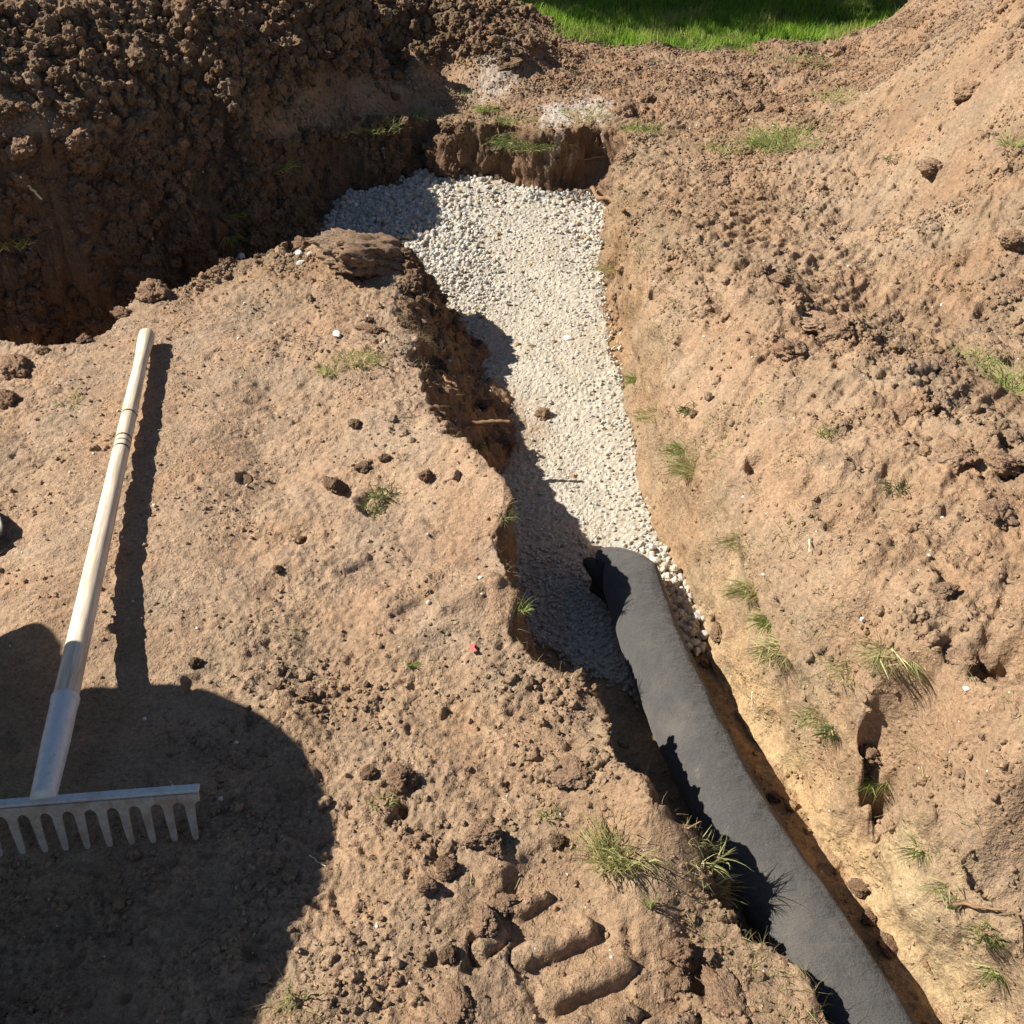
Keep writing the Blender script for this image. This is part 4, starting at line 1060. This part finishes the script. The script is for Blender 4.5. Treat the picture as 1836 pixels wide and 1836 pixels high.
# ---------------------------------------------------------------- tubes
def tube(pts, radii, seg=12, cap=True, wob=0, seed=0, flat=1.0):
    pts = [Vector(p) for p in pts]; V = []; Fc = []
    up = Vector((0, 0, 1)); rs = random.Random(seed)
    for i, p in enumerate(pts):
        t = (pts[min(i + 1, len(pts) - 1)] - pts[max(i - 1, 0)]).normalized()
        s = t.cross(up)
        if s.length < .05: s = t.cross(Vector((1, 0, 0)))
        s.normalize(); u_ = s.cross(t).normalized()
        for a in range(seg):
            an = 2 * math.pi * a / seg; r = radii[i] * (1 + wob * rs.uniform(-1, 1))
            V.append(p + s * math.cos(an) * r + u_ * math.sin(an) * r * flat)
    for i in range(len(pts) - 1):
        for a in range(seg): b = (a + 1) % seg; Fc.append((i * seg + a, i * seg + b, (i + 1) * seg + b, (i + 1) * seg + a))
    if cap:
        for base, p, flip in ((0, pts[0], 1), ((len(pts) - 1) * seg, pts[-1], 0)):
            k = len(V); V.append(p)
            for a in range(seg): b = (a + 1) % seg; q = (base + a, base + b, k, k); Fc.append(q if not flip else (base + b, base + a, k, k))
    return [tuple(v) for v in V], Fc
def poly_obj(name, V, Fc, mat, parent=None, smooth_=True):
    me = bpy.data.meshes.new(name); me.from_pydata([tuple(v) for v in V], [], [tuple(dict.fromkeys(f)) for f in Fc]); me.update()
    if smooth_: me.polygons.foreach_set('use_smooth', [True] * len(me.polygons))
    return link(name, me, mat, parent)
def catmull(P, n):
    P = [Vector(p) for p in P]; Q = [P[0] * 2 - P[1]] + P + [P[-1] * 2 - P[-2]]; out = []
    for i in range(1, len(Q) - 2):
        for k in range(n):
            t = k / n; a, b, c, d = Q[i - 1:i + 3]
            out.append(.5 * ((2 * b) + (c - a) * t + (2 * a - 5 * b + 4 * c - d) * t * t + (-a + 3 * b - 3 * c + d) * t ** 3))
    out.append(P[-1]); return out

tree()

# ---------------------------------------------------------------- twigs
def twig(p0, p1, r, mat, label, bend=.02, off0=.01, off1=.03, r1=None, seed=0, cat='twig', name='twig', vec=None):
    a, na = hit(*p0); b, nb = hit(*p1); a = a + Vector((0, 0, off0)); b = b + Vector((0, 0, off1)); bend *= .5
    if vec: b = a + Vector(vec); a = a - Vector(vec) * .25
    rs = random.Random(seed + p0[0]); n = 7; pts = []
    for i in range(n):
        t = i / (n - 1); p = a.lerp(b, t) + Vector((rs.uniform(-1, 1), rs.uniform(-1, 1), rs.uniform(-1, 1))) * bend * (b - a).length * (1 if 0 < i < n - 1 else 0)
        p.z += math.sin(t * math.pi) * bend * .6 * (b - a).length; pts.append(p)
    pts = catmull(pts, 4); m = len(pts); r1 = r1 or r * .6
    V, Fc = tube(pts, [(r + (r1 - r) * i / (m - 1)) * (1 + .15 * math.sin(i * 1.7)) for i in range(m)], 8, True, .12, seed)
    o = poly_obj(name, V, Fc, mat); tag(o, label, cat); return o
twig((835, 768), (915, 740), .0075, M['root'], 'thick brown stick poking from the left lip over the gravel', .05, .012, .10, .005, vec=(.115, .01, .0))
twig((1060, 350), (1118, 395), .009, M['root'], 'short stout brown root on the right edge of the gravel', .04, .02, .035, .006)
twig((1022, 366), (1100, 330), .005, M['root'], 'thin twig leaning from gravel up to the right bank', .08, .01, .02, .003, vec=(.16, .08, .06))
twig((1058, 298), (1098, 292), .004, M['root'], 'short thin twig jutting from the far right corner', .06, .03, .03, .003, vec=(.09, 0, .01))
twig((790, 640), (808, 632), .003, M['root'], 'small root end in the shaded left wall', .06, .015, .02, .002)
twig((795, 686), (820, 700), .004, M['root'], 'orange-brown root curl in the shaded left wall', .2, .02, .01, .003)
twig((688, 278), (696, 312), .006, M['pale_root'], 'pale peeled root dangling on the dark far bank', .08, .01, .01, .004, vec=(.015, -.02, -.06))
twig((262, 417), (275, 433), .004, M['pale_root'], 'small pale root on the dark bank at left', .12, .01, .01, .003, vec=(.02, -.01, -.03))
twig((55, 343), (72, 360), .004, M['pale_root'], 'short pale root near the top of the dark bank at left', .12, .01, .01, .003, vec=(.03, -.01, -.03))
twig((893, 225), (898, 268), .003, M['root'], 'thin root hanging on the far wall under the green tuft', .1, .02, .01, .002, vec=(.01, -.03, -.09))
twig((1200, 1440), (1222, 1410), .0013, M['root'], 'wiry dark root sticking up at the trench lip by the pipe', .2, .0, .04, .001, vec=(.022, .004, .014))
twig((1230, 1487), (1270, 1468), .0018, M['root'], 'fine curling root beside the upright sunlit tuft', .25, .0, .04, .001, vec=(.022, .004, .012))
twig((1347, 1253), (1346, 1290), .0022, M['pale_root'], 'thin pale straw leaning in the shaded nook right of the pipe', .04, .02, .02, .001)
twig((1690, 1630), (1800, 1640), .0028, M['root'], 'long thin brown root across the lower right bank', .05, .012, .012, .0015)
twig((1655, 1730), (1672, 1762), .004, M['root'], 'short brown root on the clay wall at lower right', .1, .01, .01, .002)
twig((1450, 975), (1448, 1005), .0022, M['pale_root'], 'pale straw standing on the right bank slope', .05, .01, .02, .001)
twig((555, 1535), (585, 1555), .0011, M['pale_root'], 'bent pale straw beside the rounded shadow', .06, .002, .002, .0007, cat='straw', name='straw')

# red leaf scrap
loc, nor = hit(842, 1162)
me = bpy.data.meshes.new('leaf')
me.from_pydata([(0, 0, 0), (.010, .004, .004), (.020, .001, .003), (.012, -.006, .001), (.004, .012, .002), (-.006, .005, .003)], [], [(0, 3, 2, 1), (0, 1, 4, 5)]); me.update()
o = link('fallen_leaf', me, plain('red_leaf', (.45, .10, .08), .7)); o.location = loc + nor * .003; o.rotation_euler = (.2, -.2, -.8)
tag(o, 'small torn reddish leaf lying on the left bank', 'leaf')

# ---------------------------------------------------------------- black pipe
def pipe():
    m, t, p = new_mat('felt_sleeve')
    tc = t.nodes.new('ShaderNodeTexCoord'); V = tc.outputs['Object']
    n1 = noise(t, V, 700, 3, .7); n2 = noise(t, V, 9, 5, .6); n3 = noise(t, V, 40, 4, .7)
    c = vmul(t, (.055, .052, .048, 1), mrange(t, n1, .3, .7, .45, 1.6)); c = vmul(t, c, mrange(t, n3, .3, .7, .9, 1.12))
    c = cmix(t, mrange(t, n2, .5, .72, 0, .28), c, (.20, .165, .13, 1)); n5 = noise(t, V, 55, 5, .75); c = cmix(t, mrange(t, n5, .64, .72, 0, .3), c, (.26, .21, .16, 1))
    t.links.new(c, p.inputs['Base Color']); p.inputs['Roughness'].default_value = .95; p.inputs['Specular IOR Level'].default_value = .25
    p.inputs['Sheen Weight'].default_value = .12; p.inputs['Sheen Roughness'].default_value = .6
    b = N(t, 'ShaderNodeBump', Strength=.6, Distance=.0012); t.links.new(n1, b.inputs['Height'])
    b3 = N(t, 'ShaderNodeBump', Strength=.8, Distance=.007); t.links.new(n3, b3.inputs['Height']); t.links.new(b.outputs[0], b3.inputs['Normal'])
    t.links.new(b3.outputs[0], p.inputs['Normal'])
    inner = plain('pipe_inside', (.02, .02, .02), .6, 60, .3, .4)
    rad = .0575
    PX = [(1124, 1012, -.205), (1150, 1100, -.205), (1185, 1190, -.195), (1243, 1324, -.178), (1312, 1458, -.160), (1352, 1528, -.152), (1448, 1675, -.143), (1528, 1805, -.138)]
    P = [Vector((*at(a, b_, zq), zq)) for a, b_, zq in PX]
    d = (P[-1] - P[-2]).normalized(); P += [P[-1] + d * .35, P[-1] + d * .8]
    pts = catmull(P, 26); n = len(pts); seg = 72
    root = empty('drainage_pipe', (0, 0, 0)); tag(root, 'black felt wrapped drainage pipe lying in the gravel trench', 'pipe')
    V_ = []; Fc = []
    up = Vector((0, 0, 1))
    acc = 0
    for i, q in enumerate(pts):
        tt = (pts[min(i + 1, n - 1)] - pts[max(i - 1, 0)]).normalized(); s = tt.cross(up).normalized(); u_ = s.cross(tt).normalized()
        if i: acc += (q - pts[i - 1]).length
        for a in range(seg):
            an = 2 * math.pi * a / seg; c_, s_ = math.cos(an), math.sin(an)
            rr = rad * (1 + .008 * math.sin(3 * an + acc * 6) + .006 * math.sin(acc * 17 + an * 2))
            wr = float(pn2(np.array([an * 2.2]), np.array([acc * 22]), 4)[0]); rr *= 1 + .03 * wr
            sq = 1.0
            sq = 1 - .25 * math.exp(-(acc / .05) ** 2)
            cut = (1 - min(1, acc / .09)) * (.030 * (-c_) - .012 * s_) * -1        # oblique mouth
            pt = q + s * c_ * rr * (1.06 + .10 * (1 - sq)) + u_ * s_ * rr * .95 * sq
            if acc < .09: pt = pt + tt * (.038 * (-(c_)) * 1.0 * (1 - acc / .09) * -1 * -1 + .0)
            V_.append(pt)
    for i in range(n - 1):
        for a in range(seg): b_ = (a + 1) % seg; Fc.append((i * seg + a, i * seg + b_, (i + 1) * seg + b_, (i + 1) * seg + a))
    o = poly_obj('sleeve', V_, Fc, m, root)
    sm = o.modifiers.new('thick', 'SOLIDIFY'); sm.thickness = .004; sm.offset = -1
    # corrugated inner pipe, set back in the mouth
    k0 = 6; V2 = []; F2 = []
    for i in range(k0 + 14, k0 + 54):
        q = pts[i]; tt = (pts[i + 1] - pts[i - 1]).normalized(); s = tt.cross(up).normalized(); u_ = s.cross(tt).normalized()
        for a in range(40):
            an = 2 * math.pi * a / 40; rr = .030 + (.003 if (i // 2) % 2 else 0); V2.append(q + s * math.cos(an) * rr + u_ * math.sin(an) * rr * .9)
    for i in range(39):
        for a in range(40): b_ = (a + 1) % 40; F2.append((i * 40 + a, i * 40 + b_, (i + 1) * 40 + b_, (i + 1) * 40 + a))
    poly_obj('inner_pipe', V2, F2, inner, root)
    # crumpled sleeve flap left of the mouth, coloured black for the dark opening
    V3 = []; F3 = []; nu, nv = 22, 12
    q = pts[2]; tt = (pts[3] - pts[1]).normalized(); s = tt.cross(up).normalized(); u_ = s.cross(tt).normalized()
    sgn = -1 if s.x > 0 else 1
    for j in range(nv):
        for i in range(nu):
            a = i / (nu - 1); b_ = j / (nv - 1)
            an = math.pi * (.66 + .62 * a) if sgn < 0 else math.pi * (.18 - .5 * a)
            c_, s_ = math.cos(an), math.sin(an)
            out = rad * (1.0 + .80 * b_ * (1 - .6 * a)); wv_ = .009 * math.sin(a * 15 + b_ * 5) * b_
            pt = q + tt * (.012 - .030 * b_ + .13 * a * (1 - .35 * b_)) + s * c_ * (out + wv_) + u_ * (s_ * (rad * .9 + wv_) + .012 * b_ * math.sin(a * 9))
            V3.append(pt)
    for j in range(nv - 1):
        for i in range(nu - 1): F3.append((j * nu + i, j * nu + i + 1, (j + 1) * nu + i + 1, (j + 1) * nu + i))
    rim_ = [V3[(nv - 1) * nu + i] for i in range(nu)]
    Vt, Ft = tube(rim_, [.0022] * nu, 8, True, .2); 
    f = poly_obj('torn_flap', V3, F3, plain('flap_dark_opening', (.02, .02, .02), .8, 300, .3, .5), root)
    sm = f.modifiers.new('thick', 'SOLIDIFY'); sm.thickness = .002
    poly_obj('frayed_hem', Vt, Ft, plain('hem_felt', (.20, .17, .14), .9, 300, .3, .5), f)
    return root
pipe()

# ---------------------------------------------------------------- rake
def rake():
    wood, t, p = new_mat('ash_wood')
    tc = t.nodes.new('ShaderNodeTexCoord'); mp = N(t, 'ShaderNodeMapping'); mp.inputs['Scale'].default_value = (60, 60, 3)
    t.links.new(tc.outputs['Object'], mp.inputs[0]); n = noise(t, mp.outputs[0], 3.2, 6, .6); n2 = noise(t, tc.outputs['Object'], 7, 5, .6); n3 = noise(t, tc.outputs['Object'], 160, 3, .6)
    c = cmix(t, mrange(t, n, .42, .62, 0, 1), (.72, .61, .47, 1), (.48, .37, .25, 1)); c = cmix(t, mrange(t, n2, .52, .75, 0, .35), c, (.50, .38, .26, 1))
    c = cmix(t, mrange(t, n3, .68, .76, 0, .6), c, (.25, .19, .13, 1))
    t.links.new(c, p.inputs['Base Color']); p.inputs['Roughness'].default_value = .6; p.inputs['Specular IOR Level'].default_value = .3
    b = N(t, 'ShaderNodeBump', Strength=.3, Distance=.001); t.links.new(n, b.inputs['Height']); t.links.new(b.outputs[0], p.inputs['Normal'])
    alu = plain('dusty_metal', (.56, .55, .53), .5, 200, .12, .25, .0006, .25, ((.30, .21, .13), 22, .50, .55))
    tin = plain('dusty_tine', (.40, .36, .31), .6, 200, .15, .25, .0006, .1, ((.28, .19, .12), 30, .45, .7))
    ink = plain('burnt_ring', (.03, .025, .02), .7)
    root = empty('garden_rake', (*at(80, 1435, .088), .088))
    tag(root, 'garden rake with pale wooden handle and metal head lying on the left bank', 'rake')
    Minv = Matrix.Translation(-root.location)
    C0 = Vector((*at(78, 1438, .088), .088)); Rr = Vector((*at(354, 1416, .088), .088)); e = Rr - C0; Lh = C0 - e
    xd = e.normalized(); half = e.length + .002
    kn = Vector((*at(265, 598, .030), .030))
    yd = Vector((kn.x - C0.x, kn.y - C0.y, 0)).normalized()
    nrm = xd.cross(Vector((0, 0, 1))).normalized()          # roughly away from handle or to it
    if nrm.dot(yd) > 0: nrm = -nrm                          # towards the camera
    axis = (kn - C0); Lt = axis.length; ad = axis.normalized()
    # head bar: an angle: top flange + front lip
    def boxo(name, c, ex, ey, ez, hx, hy, hz, mat, bev=.001):
        V = [c + ex * sx * hx + ey * sy * hy + ez * sz * hz for sx in (-1, 1) for sy in (-1, 1) for sz in (-1, 1)]
        Fc = [(0, 1, 3, 2), (4, 6, 7, 5), (0, 4, 5, 1), (2, 3, 7, 6), (0, 2, 6, 4), (1, 5, 7, 3)]
        o = poly_obj(name, [Minv @ v for v in V], Fc, mat, root, False)
        bm_ = o.modifiers.new('bevel', 'BEVEL'); bm_.width = bev; bm_.segments = 3; return o
    tdir = (Vector((0, 0, -1)) + nrm * .32).normalized()     # tines lean a little to the viewer
    fdir = nrm
    bar_ = boxo('head_bar', C0 + fdir * -.003, xd, fdir, Vector((0, 0, 1)), half, .0062, .0030, alu)
    # cast plate edge + tines: one plate, each tine a part
    nt_ = 14; pitch = 2 * half / nt_
    tn = xd.cross(tdir).normalized()
    for i in range(nt_):
        cx = -half + pitch * (i + .5); o2 = []
        base = C0 + xd * cx + fdir * .004 + Vector((0, 0, -.002))
        hw = pitch / 2; prof_ = [(-hw, 0), (-hw, .013)]
        for k in range(1, 8):
            a = k / 7 * math.pi / 2; prof_.append((-hw + (hw - .0068) * math.sin(a), .013 + .012 * (1 - math.cos(a))))
        prof_ += [(-.0060, .045), (-.0046, .084), (-.0030, .090)]
        left = prof_; right = [(-a, b_) for a, b_ in reversed(prof_)]
        ring = left + right; n_ = len(ring); V = []
        rr = random.Random(i); jt = rr.uniform(-.002, .002)
        for sgn in (-1, 1):
            for a, b_ in ring:
                th = .0026 * (1 - .35 * b_ / .09)
                V.append(Minv @ (base + xd * (a * .997 + jt * (b_ / .09) ** 2) + tdir * b_ + tn * sgn * th + fdir * (-.010 * (b_ / .09) ** 2)))
        Fc = [tuple(range(n_))[::-1], tuple(range(n_, 2 * n_))] + [(k, (k + 1) % n_, (k + 1) % n_ + n_, k + n_) for k in range(n_)]
        o = poly_obj('tine', V, Fc, tin, root, False); bv = o.modifiers.new('bevel', 'BEVEL'); bv.width = .0007; bv.segments = 2; bv.limit_method = 'ANGLE'
    for sgn in (-1, 1):
        pass
    # socket and handle, own z axis along the shaft
    q = ad.to_track_quat('Z', 'Y')
    def shaft(name, z0, z1, rf, mat, n=60, seg=32, parent=root):
        V = []; Fc = []
        for i in range(n + 1):
            z = z0 + (z1 - z0) * i / n; r = rf(z)
            for a in range(seg): an = 2 * math.pi * a / seg; V.append((r * math.cos(an), r * math.sin(an), z))
        for i in range(n):
            for a in range(seg): b_ = (a + 1) % seg; Fc.append((i * seg + a, i * seg + b_, (i + 1) * seg + b_, (i + 1) * seg + a))
        Fc.append(tuple(range(seg))[::-1]); Fc.append(tuple(range(n * seg, (n + 1) * seg)))
        o = poly_obj(name, V, Fc, mat, parent)
        if parent is root: o.rotation_mode = 'QUATERNION'; o.rotation_quaternion = q; o.location = Minv @ (C0 + Vector((0, 0, .004)))
        return o
    zs = .205
    shaft('socket', .004, zs, lambda z: .0180 + .0028 * min(1, z / .12) + (.0012 if z > zs - .012 else 0), plain('painted_socket', (.62, .62, .60), .45, 150, .1, .2, .0006, .1, ((.30, .23, .16), 60, .58, .5)))
    def rh(z):
        t_ = (z - zs) / (Lt - zs); r = .0198 - .0026 * min(1, t_ * 1.6)
        r -= .0015 * math.exp(-((t_ - .84) / .07) ** 2); r += .0030 * math.exp(-((t_ - .97) / .05) ** 2)
        if z > Lt - .02: r *= math.sqrt(max(.02, 1 - ((z - Lt + .02) / .0205) ** 2))
        return r
    hd = shaft('handle', zs - .002, Lt, rh, wood, 160, 36)
    def zat(px, py):
        w0 = Vector((*at(px, py, .06), .06)); return (w0 - C0).dot(ad)
    for py, px, wd in ((739, 230, .005), (785, 215, .005), (795, 212, .003), (805, 210, .005)):
        z = zat(px, py); shaft('ring_mark', z - wd / 2, z + wd / 2, lambda zz_: rh(zz_) + .0004, ink, 2, 36, hd)
    return root
rake()

# ---------------------------------------------------------------- spade: only its blade edge reaches the picture
def spade():
    mt = plain('worn_steel', (.22, .22, .20), .6, 80, .2, .2, .001, .6, ((.26, .18, .11), 15, .5, .6)); wd = plain('spade_wood', (.45, .33, .2), .6, 60, .2, .3)
    tip = at(2, 962, .02)
    r = empty('spade', (tip[0], tip[1], .02)); tag(r, 'steel spade lying at the left edge with only its blade tip showing', 'spade')
    V = []; Fc = []; nu, nv = 10, 14
    for j in range(nv):
        for i in range(nu):
            v_ = j / (nv - 1); u_ = i / (nu - 1) * 2 - 1; wdt = .085 * min(1, math.sqrt(v_ * 2.2 + .02)); 
            V.append((-.27 * v_ , u_ * wdt, .006 + .014 * u_ * u_ + .05 * v_ * v_))
    for j in range(nv - 1):
        for i in range(nu - 1): Fc.append((j * nu + i, j * nu + i + 1, (j + 1) * nu + i + 1, (j + 1) * nu + i))
    b = poly_obj('blade', V, Fc, mt, r); s = b.modifiers.new('t', 'SOLIDIFY'); s.thickness = .003
    V, Fc = tube([(-.25, 0, .05), (-.4, 0, .09), (-.95, 0, .16)], [.018, .018, .018], 16); poly_obj('shaft', V, Fc, wd, r)
    V, Fc = tube([(-.95, -.06, .16), (-.95, .06, .16)], [.015, .015], 16); poly_obj('grip', V, Fc, wd, r)
    r.rotation_euler = (0, 0, R(-12))
spade()

# ---------------------------------------------------------------- cart added out of view; its rim is shaped to cast the rounded shadow
def cart():
    grn = plain('caster_paint', (.05, .14, .07), .45, 40, .1, .1, .001, 0, ((.25, .18, .12), 12, .5, .5)); stl = plain('caster_frame', (.25, .25, .25), .4, 60, .1, .1, .001, .6)
    rub = plain('tyre_rubber', (.02, .02, .02), .8); 
    hz = .62; k = hz / math.tan(SUN_EL); ox, oy = -SHX * k, -SHY * k
    SH = [(420, 1990), (432, 1900), (440, 1836), (470, 1750), (500, 1680), (540, 1580), (560, 1500), (556, 1420), (522, 1340), (450, 1280), (390, 1252), (340, 1240), (230, 1236), (185, 1262), (130, 1275), (105, 1146), (40, 1148), (-60, 1160)]
    rim = [Vector((at(a, b, 0)[0] + ox, at(a, b, 0)[1] + oy, 0)) for a, b in SH]
    rim += [Vector((-1.72 + .0, 1.5, 0)), Vector((-1.85, 1.2, 0)), Vector((-1.75, .75, 0)), Vector((-1.45, .45, 0))]
    rim = catmull(rim + [rim[0]], 4)[:-1]
    c = sum(rim, Vector()) / len(rim); g0 = drop(c.x, c.y)[0].z
    r = empty('shadow_cart', (c.x, c.y, g0)); tag(r, 'green four wheeled cart added out of view to cast the rounded shadow', 'garden cart')
    V = []; n = len(rim); lay = [(1.0, hz), (.985, hz - .03), (.9, hz - .12), (.72, hz - .27), (.5, hz - .31)]
    for f, z in lay:
        for p_ in rim: V.append(((p_.x - c.x) * f, (p_.y - c.y) * f, z - g0))
    Fc = [(l * n + i, l * n + (i + 1) % n, (l + 1) * n + (i + 1) % n, (l + 1) * n + i) for l in range(len(lay) - 1) for i in range(n)]
    Fc.append(tuple(range((len(lay) - 1) * n, len(lay) * n)))
    t_ = poly_obj('tub', V, Fc, grn, r); s = t_.modifiers.new('t', 'SOLIDIFY'); s.thickness = .003
    rp = [(p_.x - c.x, p_.y - c.y, hz - g0) for p_ in rim]; rp.append(rp[0])
    Vt, Ft = tube(rp, [.009] * len(rp), 8, False); poly_obj('rim', Vt, Ft, grn, r)
    for sx in (-.36, -.02):
        Vt, Ft = tube([(sx - .05, -.30, .16), (sx - .05, .05, .16)], [.013, .013], 10); axle = poly_obj('axle', Vt, Ft, stl, r)
        for sy in (-.30, .05):
            Vt, Ft = tube([(sx - .05, sy * .8, .16), (sx - .05, sy * .8, .34)], [.014, .014], 10); poly_obj('leg', Vt, Ft, stl, r)
            V = []; Fc = []
            for i in range(36):
                a = 2 * math.pi * i / 36
                for j in range(10): b_ = 2 * math.pi * j / 10; rr = .12 + .035 * math.cos(b_); V.append((sx - .05 + rr * math.cos(a), sy + .035 * math.sin(b_), .155 + rr * math.sin(a)))
            for i in range(36):
                for j in range(10): Fc.append((i * 10 + j, i * 10 + (j + 1) % 10, ((i + 1) % 36) * 10 + (j + 1) % 10, ((i + 1) % 36) * 10 + j))
            wl = poly_obj('wheel', V, Fc, rub, r); Vt, Ft = tube([(sx - .05, sy - .03, .155), (sx - .05, sy + .03, .155)], [.085, .085], 24); poly_obj('hub', Vt, Ft, stl, wl)
    Vt, Ft = tube([(-.35, 0, .2), (-1.1, 0, .6)], [.014, .014], 10); poly_obj('handle', Vt, Ft, stl, r)
cart()
print('done build')
